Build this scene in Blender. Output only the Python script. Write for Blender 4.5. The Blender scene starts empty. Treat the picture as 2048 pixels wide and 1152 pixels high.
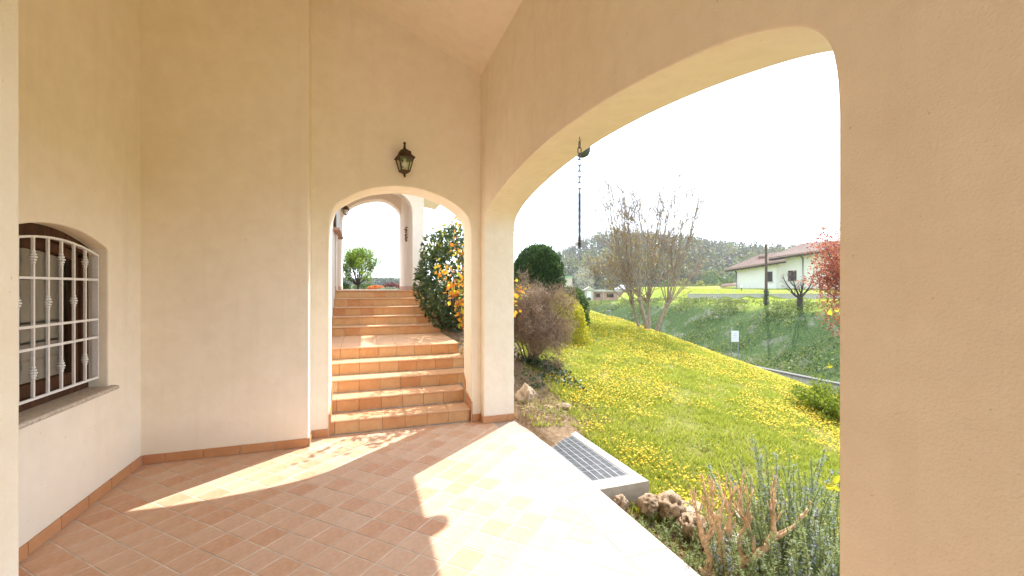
import bpy, bmesh, math, random
import numpy as np
from mathutils import Vector, noise as mnoise

# ------------------------------------------------------------------ camera, sky, sun, exposure
S = bpy.context.scene
COL = S.collection
YAW = math.atan(299 / 860)
EYE = 1.6
FW = np.array([math.sin(YAW), math.cos(YAW)])
RT = np.array([math.cos(YAW), -math.sin(YAW)])
cam = bpy.data.cameras.new('camera')
cam.sensor_width = 36
cam.lens = 860 / 2048 * 36
cam.shift_y = -1 / 2048
cam.clip_start = 0.02
cam.clip_end = 5000
camo = bpy.data.objects.new('camera', cam)
COL.objects.link(camo)
camo.location = (0, 0, EYE)
camo.rotation_euler = (math.pi / 2, 0, -YAW)
S.camera = camo

SUN_EL = math.radians(48.5)
SUN_AZ = math.radians(48.2)          # from +Y towards +X
world = bpy.data.worlds.new('World')
S.world = world
world.use_nodes = True
wn, wl = world.node_tree.nodes, world.node_tree.links
bg = wn['Background']
sky = wn.new('ShaderNodeTexSky')
sky.sky_type = 'NISHITA'
sky.sun_disc = False
sky.sun_elevation = SUN_EL
sky.sun_rotation = SUN_AZ
sky.air_density = 1.0
sky.dust_density = 1.5
sky.ozone_density = 1.0
wtc = wn.new('ShaderNodeTexCoord')
wmap = wn.new('ShaderNodeMapping')
wmap.inputs['Scale'].default_value = (1.0, 1.0, 4.0)
wnoi = wn.new('ShaderNodeTexNoise')
wnoi.inputs['Scale'].default_value = 2.6
wnoi.inputs['Detail'].default_value = 7
wnoi.inputs['Roughness'].default_value = 0.6
wramp = wn.new('ShaderNodeMapRange')
wramp.inputs['From Min'].default_value = 0.44
wramp.inputs['From Max'].default_value = 0.72
wramp.inputs['To Min'].default_value = 0.72
wramp.inputs['To Max'].default_value = 0.93
wmix = wn.new('ShaderNodeMixRGB')
wmix.inputs['Color2'].default_value = (3.15, 3.65, 4.35, 1)
wl.new(wtc.outputs['Generated'], wmap.inputs['Vector'])
wl.new(wmap.outputs['Vector'], wnoi.inputs['Vector'])
wl.new(wnoi.outputs['Fac'], wramp.inputs['Value'])
wl.new(wramp.outputs['Result'], wmix.inputs['Fac'])
wl.new(sky.outputs['Color'], wmix.inputs['Color1'])
wl.new(wmix.outputs['Color'], bg.inputs['Color'])
bg.inputs['Strength'].default_value = 0.15

sun = bpy.data.lights.new('sun', 'SUN')
sun.energy = 2.0
sun.angle = math.radians(0.5)
sun.color = (1.0, 0.965, 0.91)
suno = bpy.data.objects.new('sun', sun)
COL.objects.link(suno)
sdir = Vector((math.cos(SUN_EL) * math.sin(SUN_AZ), math.cos(SUN_EL) * math.cos(SUN_AZ), math.sin(SUN_EL)))
suno.rotation_euler = sdir.to_track_quat('Z', 'Y').to_euler()
suno.location = (20, 18, 30)

S.view_settings.view_transform = 'Standard'
S.view_settings.look = 'None'
S.view_settings.gamma = 1
S.view_settings.use_curve_mapping = False
S.view_settings.exposure = 2.30
cy = S.cycles
cy.max_bounces = 12
cy.diffuse_bounces = 8
cy.glossy_bounces = 4
cy.transmission_bounces = 6
cy.transparent_max_bounces = 8
cy.sample_clamp_indirect = 8
cy.use_denoising = True
cy.caustics_reflective = False
cy.caustics_refractive = False

# ------------------------------------------------------------------ helpers
RNG = np.random.default_rng(7)
random.seed(5)
A3 = np.array


def pix(px, D):
    """ground position at azimuth of photo column px, horizontal distance D"""
    a = math.atan((px - 1024) / 860) + YAW
    return D * math.sin(a), D * math.cos(a)


def zpix(py, px, D):
    return EYE + (575 - py) * D * math.cos(math.atan((px - 1024) / 860)) / 860


def tag(o, label=None, cat=None, group=None, kind=None):
    if label: o['label'] = label
    if cat: o['category'] = cat
    if group: o['group'] = group
    if kind: o['kind'] = kind
    return o


def empty(name, loc, label, cat, group=None, rz=0):
    o = bpy.data.objects.new(name, None)
    o.location = loc
    o.rotation_euler[2] = rz
    o.empty_display_size = 0.1
    COL.objects.link(o)
    return tag(o, label, cat, group)


def copy_tree(o, parent=None, off=None):
    c = o.copy()
    COL.objects.link(c)
    c.parent = parent
    for ch in list(o.children):
        copy_tree(ch, c)
    return c


class MB:
    """collects verts and faces"""
    def __init__(s):
        s.v = []; s.f = []; s.n = 0

    def add(s, v, f):
        v = np.asarray(v, float).reshape(-1, 3)
        s.f.extend([tuple(int(i) + s.n for i in q) for q in f])
        s.v.append(v); s.n += len(v)
        return s

    def box(s, x0, x1, y0, y1, z0, z1):
        v = [(x0, y0, z0), (x1, y0, z0), (x1, y1, z0), (x0, y1, z0), (x0, y0, z1), (x1, y0, z1), (x1, y1, z1), (x0, y1, z1)]
        return s.add(v, [(0, 3, 2, 1), (4, 5, 6, 7), (0, 1, 5, 4), (1, 2, 6, 5), (2, 3, 7, 6), (3, 0, 4, 7)])

    def prism(s, poly, axis, a0, a1):
        """poly in the plane perpendicular to axis; extruded a0..a1"""
        n = len(poly)
        def P(p, a):
            return {'x': (a, p[0], p[1]), 'y': (p[0], a, p[1]), 'z': (p[0], p[1], a)}[axis]
        v = [P(p, a0) for p in poly] + [P(p, a1) for p in poly]
        f = [tuple(range(n - 1, -1, -1)), tuple(range(n, 2 * n))]
        f += [(i, (i + 1) % n, (i + 1) % n + n, i + n) for i in range(n)]
        return s.add(v, f)

    def tube(s, pts, rad, n=6, cap=True):
        pts = np.asarray(pts, float); m = len(pts)
        rad = np.broadcast_to(np.asarray(rad, float), (m,))
        t = np.gradient(pts, axis=0)
        t /= np.linalg.norm(t, axis=1)[:, None] + 1e-9
        ref = A3([0, 0, 1.]) if abs(t[0][2]) < .9 else A3([1., 0, 0])
        u = np.cross(t, ref); u /= np.linalg.norm(u, axis=1)[:, None] + 1e-9
        w = np.cross(t, u)
        a = np.arange(n) * 2 * math.pi / n
        v = pts[:, None] + rad[:, None, None] * (np.cos(a)[None, :, None] * u[:, None] + np.sin(a)[None, :, None] * w[:, None])
        f = [(i * n + j, i * n + (j + 1) % n, (i + 1) * n + (j + 1) % n, (i + 1) * n + j) for i in range(m - 1) for j in range(n)]
        if cap:
            f += [tuple(range(n - 1, -1, -1)), tuple(range((m - 1) * n, m * n))]
        return s.add(v, f)

    def lathe(s, prof, c=(0, 0, 0), n=12):
        """prof: (r, z) from bottom to top"""
        a = np.arange(n) * 2 * math.pi / n
        v = [(c[0] + r * math.cos(t), c[1] + r * math.sin(t), c[2] + z) for r, z in prof for t in a]
        m = len(prof)
        f = [(i * n + j, i * n + (j + 1) % n, (i + 1) * n + (j + 1) % n, (i + 1) * n + j) for i in range(m - 1) for j in range(n)]
        f += [tuple(range(n - 1, -1, -1)), tuple(range((m - 1) * n, m * n))]
        return s.add(v, f)

    def build(s, name, mat, parent=None, smooth=False, bevel=0, fix=False):
        return mesh_obj(name, np.concatenate(s.v), s.f, mat, parent, smooth, bevel, fix)


def mesh_obj(name, v, f, mat, parent=None, smooth=False, bevel=0, fix=False):
    me = bpy.data.meshes.new(name)
    me.from_pydata([tuple(p) for p in v], [], f)
    if fix:
        b = bmesh.new(); b.from_mesh(me)
        bmesh.ops.remove_doubles(b, verts=b.verts, dist=1e-5)
        bmesh.ops.recalc_face_normals(b, faces=b.faces)
        b.to_mesh(me); b.free()
    if smooth:
        me.polygons.foreach_set('use_smooth', [True] * len(me.polygons))
    if mat: me.materials.append(mat)
    o = bpy.data.objects.new(name, me)
    COL.objects.link(o)
    o.parent = parent
    if bevel:
        m = o.modifiers.new('bevel', 'BEVEL'); m.width = bevel; m.segments = 2
        m.limit_method = 'ANGLE'; m.angle_limit = math.radians(40)
    return o


def fast_mesh(name, v, k, mat, parent=None, smooth=False):
    """v: (N,k,3) separate k-gons"""
    v = np.asarray(v, np.float32)
    N = len(v)
    me = bpy.data.meshes.new(name)
    me.vertices.add(N * k)
    me.vertices.foreach_set('co', v.reshape(-1))
    me.loops.add(N * k)
    me.loops.foreach_set('vertex_index', np.arange(N * k, dtype=np.int32))
    me.polygons.add(N)
    me.polygons.foreach_set('loop_start', np.arange(0, N * k, k, dtype=np.int32))
    me.polygons.foreach_set('loop_total', np.full(N, k, np.int32))
    if smooth: me.polygons.foreach_set('use_smooth', np.ones(N, bool))
    me.update(calc_edges=True)
    if mat: me.materials.append(mat)
    o = bpy.data.objects.new(name, me)
    COL.objects.link(o)
    o.parent = parent
    return o


def unit(v):
    return v / (np.linalg.norm(v, axis=-1, keepdims=True) + 1e-9)


def leaves(c, size, wid=0.5, bias=None, bw=0.0, rng=RNG, fold=0.0, up=0.0):
    """rhombic leaves (N,4,3) at centres c; direction random + bias*bw"""
    N = len(c)
    d = rng.normal(size=(N, 3))
    if bias is not None: d = unit(d) + bw * np.asarray(bias)
    d[:, 2] += up
    d = unit(d)
    s = unit(np.cross(d, rng.normal(size=(N, 3))))
    size = np.broadcast_to(size, (N,))[:, None] * rng.uniform(.7, 1.3, (N, 1))
    nrm = np.cross(d, s)
    a = c - d * size * .5
    b = c + s * size * wid * .5 + nrm * size * fold
    e = c + d * size * .5
    f = c - s * size * wid * .5 + nrm * size * fold
    return np.stack([a, b, e, f], 1)


def vnoise(p, sc, seed=0.0):
    """cheap smooth pseudo noise, vectorised, about -1..1"""
    p = np.asarray(p) * sc
    x, y = p[..., 0] + seed, p[..., 1] - seed * 1.7
    z = p[..., 2] if p.shape[-1] > 2 else 0 * x
    return (np.sin(x * 1.3 + 1.7 * np.sin(y * .9 + z)) + np.sin(y * 1.7 + 1.3 * np.sin(z * 1.1 + x * .7) + 2)
            + np.sin(z * 1.9 + 1.5 * np.sin(x * 1.2 - y) + 4) + .6 * np.sin(3.1 * x + 2.3 * y - 1.9 * z)) / 3.6


# ------------------------------------------------------------------ materials
def newmat(name):
    m = bpy.data.materials.new(name); m.use_nodes = True
    return m, m.node_tree.nodes, m.node_tree.links, m.node_tree.nodes['Principled BSDF']


def noise_node(n, l, scale, detail=4, rough=.55, vec=None, dist=0):
    t = n.new('ShaderNodeTexNoise')
    t.inputs['Scale'].default_value = scale
    t.inputs['Detail'].default_value = detail
    t.inputs['Roughness'].default_value = rough
    t.inputs['Distortion'].default_value = dist
    if vec is None:
        tc = n.new('ShaderNodeTexCoord'); vec = tc.outputs['Object']
    l.new(vec, t.inputs['Vector'])
    return t.outputs['Fac']


def ramp(n, l, fac, stops):
    r = n.new('ShaderNodeValToRGB')
    e = r.color_ramp.elements
    while len(e) < len(stops): e.new(.5)
    for i, (p, c) in enumerate(stops):
        e[i].position = p; e[i].color = (*c, 1)
    l.new(fac, r.inputs['Fac'])
    return r.outputs['Color']


def mixc(n, l, fac, a, b, mode='MIX'):
    m = n.new('ShaderNodeMixRGB'); m.blend_type = mode
    for k, v in (('Fac', fac), ('Color1', a), ('Color2', b)):
        if isinstance(v, (int, float)): m.inputs[k].default_value = v
        elif isinstance(v, tuple): m.inputs[k].default_value = (*v, 1)
        else: l.new(v, m.inputs[k])
    return m.outputs['Color']


def bump(n, l, bs, h, strength, dist=0.01):
    b = n.new('ShaderNodeBump')
    b.inputs['Strength'].default_value = strength
    b.inputs['Distance'].default_value = dist
    l.new(h, b.inputs['Height'])
    l.new(b.outputs['Normal'], bs.inputs['Normal'])


def simple(name, col, rough=.6, metal=0, var=.15, scale=20, bmp=0, bscale=60, spec=.3):
    m, n, l, bs = newmat(name)
    f = noise_node(n, l, scale)
    c2 = tuple(c * (1 - var) for c in col); c1 = tuple(min(1, c * (1 + var)) for c in col)
    l.new(ramp(n, l, f, [(.3, c2), (.7, c1)]), bs.inputs['Base Color'])
    bs.inputs['Roughness'].default_value = rough
    bs.inputs['Metallic'].default_value = metal
    bs.inputs['Specular IOR Level'].default_value = spec
    if bmp: bump(n, l, bs, noise_node(n, l, bscale, 5), bmp)
    return m


def plaster(name, base, stain, coarse=1.0):
    m, n, l, bs = newmat(name)
    big = noise_node(n, l, .9, 5, .6, dist=.6)
    mid = noise_node(n, l, 6, 6, .65)
    c = ramp(n, l, big, [(.35, base), (.75, stain)])
    c = mixc(n, l, .4, c, ramp(n, l, mid, [(.3, tuple(b * .88 for b in stain)), (.7, tuple(min(1, b * 1.03) for b in base))]))
    # faint drips and splash dirt low on the wall
    tcz = n.new('ShaderNodeTexCoord'); mpz = n.new('ShaderNodeMapping'); mpz.inputs['Scale'].default_value = (7, 7, .5)
    l.new(tcz.outputs['Object'], mpz.inputs['Vector'])
    st_ = noise_node(n, l, 1.0, 5, .6, mpz.outputs['Vector'])
    c = mixc(n, l, ramp(n, l, st_, [(.55, (0, 0, 0)), (.8, (.30, .30, .30))]), c, tuple(b * .8 for b in stain))
    sz = n.new('ShaderNodeSeparateXYZ'); l.new(tcz.outputs['Object'], sz.inputs[0])
    lz = n.new('ShaderNodeMapRange'); l.new(sz.outputs['Z'], lz.inputs['Value'])
    lz.inputs['From Min'].default_value = .38; lz.inputs['From Max'].default_value = .08
    ml = n.new('ShaderNodeMath'); ml.operation = 'MULTIPLY'; l.new(lz.outputs[0], ml.inputs[0]); l.new(mid, ml.inputs[1])
    ml2 = n.new('ShaderNodeMath'); ml2.operation = 'MULTIPLY'; ml2.inputs[1].default_value = .45; l.new(ml.outputs[0], ml2.inputs[0])
    c = mixc(n, l, ml2.outputs[0], c, (.60, .50, .38))
    sp = noise_node(n, l, 38, 2, .5)
    c = mixc(n, l, ramp(n, l, sp, [(.735, (0, 0, 0)), (.78, (.5, .5, .5))]), c, (.42, .34, .25))
    l.new(c, bs.inputs['Base Color'])
    bs.inputs['Roughness'].default_value = .9
    bs.inputs['Specular IOR Level'].default_value = .15
    v = n.new('ShaderNodeTexVoronoi'); v.inputs['Scale'].default_value = 150
    tc = n.new('ShaderNodeTexCoord'); l.new(tc.outputs['Object'], v.inputs['Vector'])
    f1 = noise_node(n, l, 110, 6, .7)
    f2 = noise_node(n, l, 14, 3, .5)
    f4 = noise_node(n, l, 2.2, 3, .5)
    a = n.new('ShaderNodeMath'); a.operation = 'MULTIPLY_ADD'; a.inputs[1].default_value = 1.6
    l.new(f2, a.inputs[0]); l.new(f1, a.inputs[2])
    a4 = n.new('ShaderNodeMath'); a4.operation = 'MULTIPLY_ADD'; a4.inputs[1].default_value = 9.0
    l.new(f4, a4.inputs[0]); l.new(a.outputs[0], a4.inputs[2])
    b = n.new('ShaderNodeMath'); b.operation = 'MULTIPLY_ADD'; b.inputs[1].default_value = -.35
    l.new(v.outputs['Distance'], b.inputs[0]); l.new(a4.outputs[0], b.inputs[2])
    bump(n, l, bs, b.outputs[0], .34 * coarse, .0035)
    return m


def terracotta(name, cols, joint=False, rough=.5, mottle=.4):
    m, n, l, bs = newmat(name)
    oi = n.new('ShaderNodeObjectInfo')
    geo = n.new('ShaderNodeNewGeometry')
    k = len(cols)
    src = geo.outputs['Random Per Island'] if joint else oi.outputs['Random']
    c = ramp(n, l, src, [(i / (k - 1), col) for i, col in enumerate(cols)])
    f = noise_node(n, l, 9, 6, .7, dist=.8)
    light = tuple(min(1, x * 1.25 + .05) for x in cols[k // 2])
    c = mixc(n, l, mottle, c, ramp(n, l, f, [(.3, cols[0]), (.5, cols[k // 2]), (.72, light)]))
    dn = noise_node(n, l, 2.2, 6, .7)
    c = mixc(n, l, ramp(n, l, dn, [(.5, (0, 0, 0)), (.72, (.35, .35, .35))]), c, tuple(x * .72 for x in cols[1]))
    g = noise_node(n, l, 120, 3, .6)
    c = mixc(n, l, ramp(n, l, g, [(.66, (0, 0, 0)), (.8, (.35, .35, .35))]), c, (.22, .12, .07))
    l.new(c, bs.inputs['Base Color'])
    rr = n.new('ShaderNodeMapRange'); l.new(f, rr.inputs['Value'])
    rr.inputs['To Min'].default_value = rough - .12; rr.inputs['To Max'].default_value = rough + .15
    l.new(rr.outputs[0], bs.inputs['Roughness'])
    bs.inputs['Specular IOR Level'].default_value = .35
    bump(n, l, bs, noise_node(n, l, 22, 5, .6), .12, .004)
    return m


def leafmat(name, cols, trans=.45, tcol=None, rough=.55, spec=.25, noise_scale=None):
    m, n, l, bs = newmat(name)
    geo = n.new('ShaderNodeNewGeometry')
    k = len(cols)
    c = ramp(n, l, geo.outputs['Random Per Island'], [(i / max(1, k - 1), col) for i, col in enumerate(cols)])
    if noise_scale:
        f = noise_node(n, l, noise_scale, 3)
        c = mixc(n, l, ramp(n, l, f, [(.35, (0, 0, 0)), (.65, (.6, .6, .6))]), c, tcol or cols[-1])
    l.new(c, bs.inputs['Base Color'])
    bs.inputs['Roughness'].default_value = rough
    bs.inputs['Specular IOR Level'].default_value = spec
    tr = n.new('ShaderNodeBsdfTranslucent')
    tc = mixc(n, l, 1.0, c, (1.0, 1.0, .65), 'MULTIPLY')
    br = n.new('ShaderNodeGamma'); br.inputs['Gamma'].default_value = .8; l.new(tc, br.inputs['Color'])
    l.new(br.outputs[0], tr.inputs['Color'])
    mx = n.new('ShaderNodeMixShader'); mx.inputs['Fac'].default_value = trans
    l.new(bs.outputs[0], mx.inputs[1]); l.new(tr.outputs[0], mx.inputs[2])
    out = n['Material Output']
    l.new(mx.outputs[0], out.inputs['Surface'])
    return m


def barkmat(name, col, scale=30):
    m, n, l, bs = newmat(name)
    tc = n.new('ShaderNodeTexCoord'); mp = n.new('ShaderNodeMapping')
    mp.inputs['Scale'].default_value = (1, 1, .25)
    l.new(tc.outputs['Object'], mp.inputs['Vector'])
    f = noise_node(n, l, scale, 5, .65, mp.outputs['Vector'])
    l.new(ramp(n, l, f, [(.3, tuple(c * .55 for c in col)), (.7, tuple(min(1, c * 1.3) for c in col))]), bs.inputs['Base Color'])
    bs.inputs['Roughness'].default_value = .85
    bs.inputs['Specular IOR Level'].default_value = .15
    bump(n, l, bs, f, .5, .01)
    return m


M = {}
M['wall'] = plaster('cream_plaster', (.90, .84, .72), (.87, .79, .64))
M['wall_rough'] = plaster('rough_plaster', (.89, .82, .69), (.87, .775, .62), 2.2)
M['outwall'] = plaster('outdoor_plaster', (.88, .83, .75), (.85, .79, .70))
TC = [(.49, .235, .13), (.54, .285, .16), (.57, .35, .215), (.59, .385, .258), (.60, .41, .288), (.56, .32, .195), (.62, .45, .33)]
M['tile'] = terracotta('terracotta_floor', TC, mottle=.45)
M['tile_joined'] = terracotta('terracotta_floor_far', TC, True)
RC = [(.52, .20, .07), (.58, .27, .10), (.62, .35, .16), (.64, .39, .19), (.60, .28, .10), (.63, .38, .18)]
M['riser'] = terracotta('terracotta_riser', RC, mottle=.3)
M['tread'] = terracotta('terracotta_tread', [(.58, .33, .18), (.61, .36, .20), (.63, .39, .22)], mottle=.3)
M['border'] = terracotta('pale_border_tile', [(.36, .27, .205), (.39, .30, .235), (.41, .33, .265)], mottle=.3)
M['skirt'] = terracotta('skirting_tile', [(.47, .22, .09), (.52, .26, .12), (.50, .22, .11)], mottle=.3)
M['grout'] = simple('grout', (.58, .50, .41), .9, var=.25, scale=8, bmp=.2, spec=.1)
M['concrete'] = simple('concrete', (.40, .365, .31), .9, var=.15, scale=9, bmp=.3, bscale=80, spec=.1)
M['stone_sill'] = simple('stone_sill', (.52, .46, .38), .75, var=.25, scale=45, bmp=.1, spec=.2)
M['iron_white'] = simple('white_painted_iron', (.80, .81, .81), .4, var=.08, scale=60, bmp=.1, bscale=200, spec=.5)
M['wood'] = barkmat('brown_window_wood', (.10, .048, .026), 18)
M['shutter'] = simple('pale_grey_shutter', (.20, .20, .19), .6, var=.08)
M['lantern'] = simple('bronze_lantern_paint', (.07, .042, .018), .45, metal=.5, var=.5, scale=40, spec=.5)
M['iron'] = simple('dark_iron', (.06, .055, .05), .5, metal=.6, var=.3, spec=.5)
M['rust'] = simple('rusty_brown_iron', (.12, .06, .03), .7, metal=.3, var=.4)
M['galv'] = simple('galvanised_steel', (.32, .33, .36), .35, metal=.9, var=.2, spec=.5)
M['gutter'] = simple('grey_gutter_metal', (.10, .12, .11), .5, metal=.4, var=.2, spec=.4)
M['grate'] = simple('dark_grate_steel', (.09, .095, .10), .5, metal=.5, var=.3, spec=.4)
M['grate_bar'] = simple('light_grate_bar', (.34, .34, .35), .45, metal=.5, var=.15, spec=.4)
M['grate_mid'] = simple('mid_grate_bar', (.24, .245, .25), .5, metal=.4, var=.15)
M['dark'] = simple('depth_shade_black', (.02, .02, .02), .9)  # shade inside the grate and behind the window, put into the colour


def glassmat(name, tint, fac):
    m, n, l, bs = newmat(name)
    g = n.new('ShaderNodeBsdfGlossy'); g.inputs['Roughness'].default_value = .02
    t = n.new('ShaderNodeBsdfTransparent'); t.inputs['Color'].default_value = (*tint, 1)
    mx = n.new('ShaderNodeMixShader'); mx.inputs['Fac'].default_value = fac
    l.new(t.outputs[0], mx.inputs[1]); l.new(g.outputs[0], mx.inputs[2])
    l.new(mx.outputs[0], n['Material Output'].inputs['Surface'])
    return m


M['glass'] = glassmat('window_glass', (.85, .88, .87), .25)
M['lampglass'] = glassmat('lamp_glass', (.93, .92, .88), .08)
M['bulb'] = simple('white_bulb_glass', (.88, .87, .84), .3, var=.03, spec=.5)
M['black'] = simple('blackish_window', (.035, .022, .02), .4, var=.2)

# ------------------------------------------------------------------ terrain
def smooth(t):
    t = np.clip(t, 0, 1); return t * t * (3 - 2 * t)


def ground_h(x, y):
    x = np.asarray(x, float); y = np.asarray(y, float)
    x, y = np.broadcast_arrays(x, y)
    yy = np.clip(y, -6, 16)
    plane = np.minimum(-.12 * (np.minimum(x, 8.3) - 1.8) + .14 * (yy - 4), 1.42)
    sp = np.interp(y, [4.9, 6, 7.9, 9.3, 16, 40], [.02, .40, .85, 1.42, 1.46, 1.4])
    w = smooth(1 - (x - 1.5) / np.interp(y, [5, 9, 14], [1.6, 3.0, 4.5])) * smooth((y - 4.9) / .9)
    z = plane * (1 - w) + np.maximum(plane, sp) * w
    # under the porch and stairs
    under = ((x < 1.70) & (y < 5.45)) | ((x < 1.37) & (y < 9.3))
    z = np.where(under, -.45, z)
    z = z + .025 * vnoise(np.stack([x, y], -1), 1.9) * (~under)
    # fall to the road
    t = np.clip((x - 8.3) / 6.2, 0, 1) ** 1.35
    z = z * (1 - t) + -3.5 * t
    # far bank
    ztop = .4 - .05 * np.clip(y - 33, 0, 24)
    tb = smooth((x - 20.9) / 6.6)
    bank = -2.95 + (ztop + 2.95) * tb + .22 * vnoise(np.stack([x, y], -1), .9, 3.) * np.sin(np.pi * np.clip((x - 20.9) / 8, 0, 1))
    z = np.where(x > 20.9, bank, z)
    dep = x * FW[0] + y * FW[1]
    u = (x * RT[0] + y * RT[1])
    # house plateau behind the boundary wall
    zh = 1.0 + .035 * (dep - 44.5) + .012 * np.clip(u - 26, -10, 20)
    z = np.where((dep > 44.4) & (u > 18) & (x > 27), zh, z)
    # drop away beyond
    tf = smooth((dep - 66) / 14)
    z = z * (1 - tf) - 4.3 * tf
    tf2 = np.maximum(smooth((y - 17) / 25) * (x < 21), smooth((y - 19.5) / 7) * (x < 5))
    z = z * (1 - tf2) - 4.3 * tf2
    return z


def gh(x, y): return float(ground_h(x, y))


def groundmat():
    m, n, l, bs = newmat('lawn_soil_and_weeds')
    tc = n.new('ShaderNodeTexCoord')
    sep = n.new('ShaderNodeSeparateXYZ'); l.new(tc.outputs['Object'], sep.inputs[0])
    f1 = noise_node(n, l, 1.3, 6, .65); f2 = noise_node(n, l, 14, 5, .7); f3 = noise_node(n, l, .7, 7, .7, dist=.15)
    grass = ramp(n, l, f2, [(.3, (.12, .12, .03)), (.55, (.22, .22, .045)), (.75, (.32, .28, .08))])
    soil = ramp(n, l, f2, [(.3, (.13, .085, .05)), (.7, (.30, .21, .13))])
    near = mixc(n, l, ramp(n, l, f1, [(.56, (0, 0, 0)), (.68, (.8, .8, .8))]), grass, soil)
    weeds = ramp(n, l, f2, [(.3, (.015, .03, .018)), (.5, (.05, .085, .025)), (.72, (.15, .17, .05))])
    scree = ramp(n, l, f2, [(.35, (.10, .10, .07)), (.7, (.27, .25, .20))])
    bank = mixc(n, l, ramp(n, l, f3, [(.53, (0, 0, 0)), (.66, (.75, .75, .75))]), weeds, scree)
    far = ramp(n, l, f3, [(.35, (.17, .22, .035)), (.6, (.26, .29, .05)), (.7, (.34, .32, .08))])

    def step(sock, a, b):
        r = n.new('ShaderNodeMapRange'); l.new(sock, r.inputs['Value'])
        r.inputs['From Min'].default_value = a; r.inputs['From Max'].default_value = b
        return r.outputs[0]
    jx = n.new('ShaderNodeMath'); jx.operation = 'MULTIPLY_ADD'; jx.inputs[1].default_value = 2.5
    l.new(f1, jx.inputs[0]); l.new(sep.outputs['X'], jx.inputs[2])
    c = mixc(n, l, step(jx.outputs[0], 16, 22.5), near, bank)
    c = mixc(n, l, step(jx.outputs[0], 27.0, 28.6), c, far)
    # bare earth strip beside the porch and stairs
    by = n.new('ShaderNodeMath'); by.operation = 'MULTIPLY_ADD'; by.inputs[1].default_value = 1.1
    l.new(f1, by.inputs[0]); l.new(sep.outputs['X'], by.inputs[2])
    c = mixc(n, l, step(by.outputs[0], 3.35, 2.95), c, soil)
    l.new(c, bs.inputs['Base Color'])
    bs.inputs['Roughness'].default_value = .95; bs.inputs['Specular IOR Level'].default_value = .05
    bump(n, l, bs, f2, .6, .05)
    return m


M['ground'] = groundmat()


def grid_mesh(name, xs, ys, hfun, mat, smooth_=True):
    X, Y = np.meshgrid(xs, ys)
    Z = hfun(X, Y)
    v = np.stack([X, Y, Z], -1).reshape(-1, 3)
    nx, ny = len(xs), len(ys)
    i = np.arange(nx * ny).reshape(ny, nx)
    f = np.stack([i[:-1, :-1], i[:-1, 1:], i[1:, 1:], i[1:, :-1]], -1).reshape(-1, 4)
    return mesh_obj(name, v, f.tolist(), mat, None, smooth_)


xs = np.concatenate([np.arange(-60, 0, 4), np.arange(0, 1.4, .7), np.arange(1.40, 9, .2), np.arange(9, 34, .5), np.arange(34, 82, 2.0)])
ys = np.concatenate([np.arange(-40, -4, 4), np.arange(-4, 14, .25), np.arange(14, 46, .8), np.arange(46, 92, 2.)])
o = grid_mesh('ground', xs, ys, ground_h, M['ground'])
tag(o, 'grassy hillside ground falling from the porch to the road', kind='structure')

# road with kerb line
M['asphalt'] = simple('asphalt', (.055, .055, .055), .9, var=.25, scale=30, bmp=.3)
M['paint'] = simple('road_paint', (.75, .75, .72), .7, var=.08)
y0, y1 = -40, 34
o = MB().box(14.6, 20.6, y0, y1, -3.9, -3.42).build('road', M['asphalt'])
tag(o, 'asphalt road at the foot of the lawn', kind='structure')
MB().box(20.15, 20.27, y0, y1, -3.417, -3.413).build('road_marking', M['paint'], o)
rw = empty('retaining_wall', (20.75, 10, -3.5), 'low concrete retaining wall along the road below the bank', 'wall')
k = 0
for yy in np.arange(-9.0, 13.8, 2.0):
    MB().box(-.12, .12, yy - .99, yy + .99, -.3, .62).build('panel', M['concrete'], rw, bevel=.015)
MB().box(-.16, .16, -10, 14.9, .622, .70).build('coping', simple('weathered_coping', (.16, .15, .13), .9, var=.3), rw)

# ------------------------------------------------------------------ far hills
def hill_ridge(u):
    """ridge height in m at depth 330 from photo column"""
    px = 1024 + 860 * u
    ysky = np.interp(px, [-4000, 200, 600, 700, 800, 1000, 1060, 1120, 1170, 1210, 1260, 1350, 1400, 1460, 1540, 1640, 1800, 2300, 5000],
                     [562, 558, 560, 569, 568, 560, 545, 522, 500, 488, 484, 488, 498, 512, 524, 532, 538, 550, 562])
    return EYE + (575 - ysky) * 330 / 860


def hills_h(x, y):
    d = x * FW[0] + y * FW[1]
    u = (x * RT[0] + y * RT[1]) / np.maximum(d, 30)
    r = hill_ridge(np.clip(u, -3, 3))
    r = np.where(d > 0, r, 4.0)
    rad = np.hypot(x, y)
    t = smooth((rad - 150) / 200)
    lump = 1 + .10 * vnoise(np.stack([x, y], -1), .02)
    z = -4.35 + (r + 4.35) * t * lump
    return z - smooth((rad - 420) / 500) * 25


def hillmat():
    m, n, l, bs = newmat('wooded_hill_floor')
    f = noise_node(n, l, .05, 6, .7); g = noise_node(n, l, .4, 4, .7)
    c = mixc(n, l, .5, ramp(n, l, f, [(.35, (.05, .07, .03)), (.6, (.09, .10, .045)), (.75, (.12, .12, .06))]),
             ramp(n, l, g, [(.3, (.03, .05, .02)), (.7, (.11, .12, .05))]))
    l.new(c, bs.inputs['Base Color']); bs.inputs['Roughness'].default_value = 1
    bs.inputs['Specular IOR Level'].default_value = 0
    return m


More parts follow.
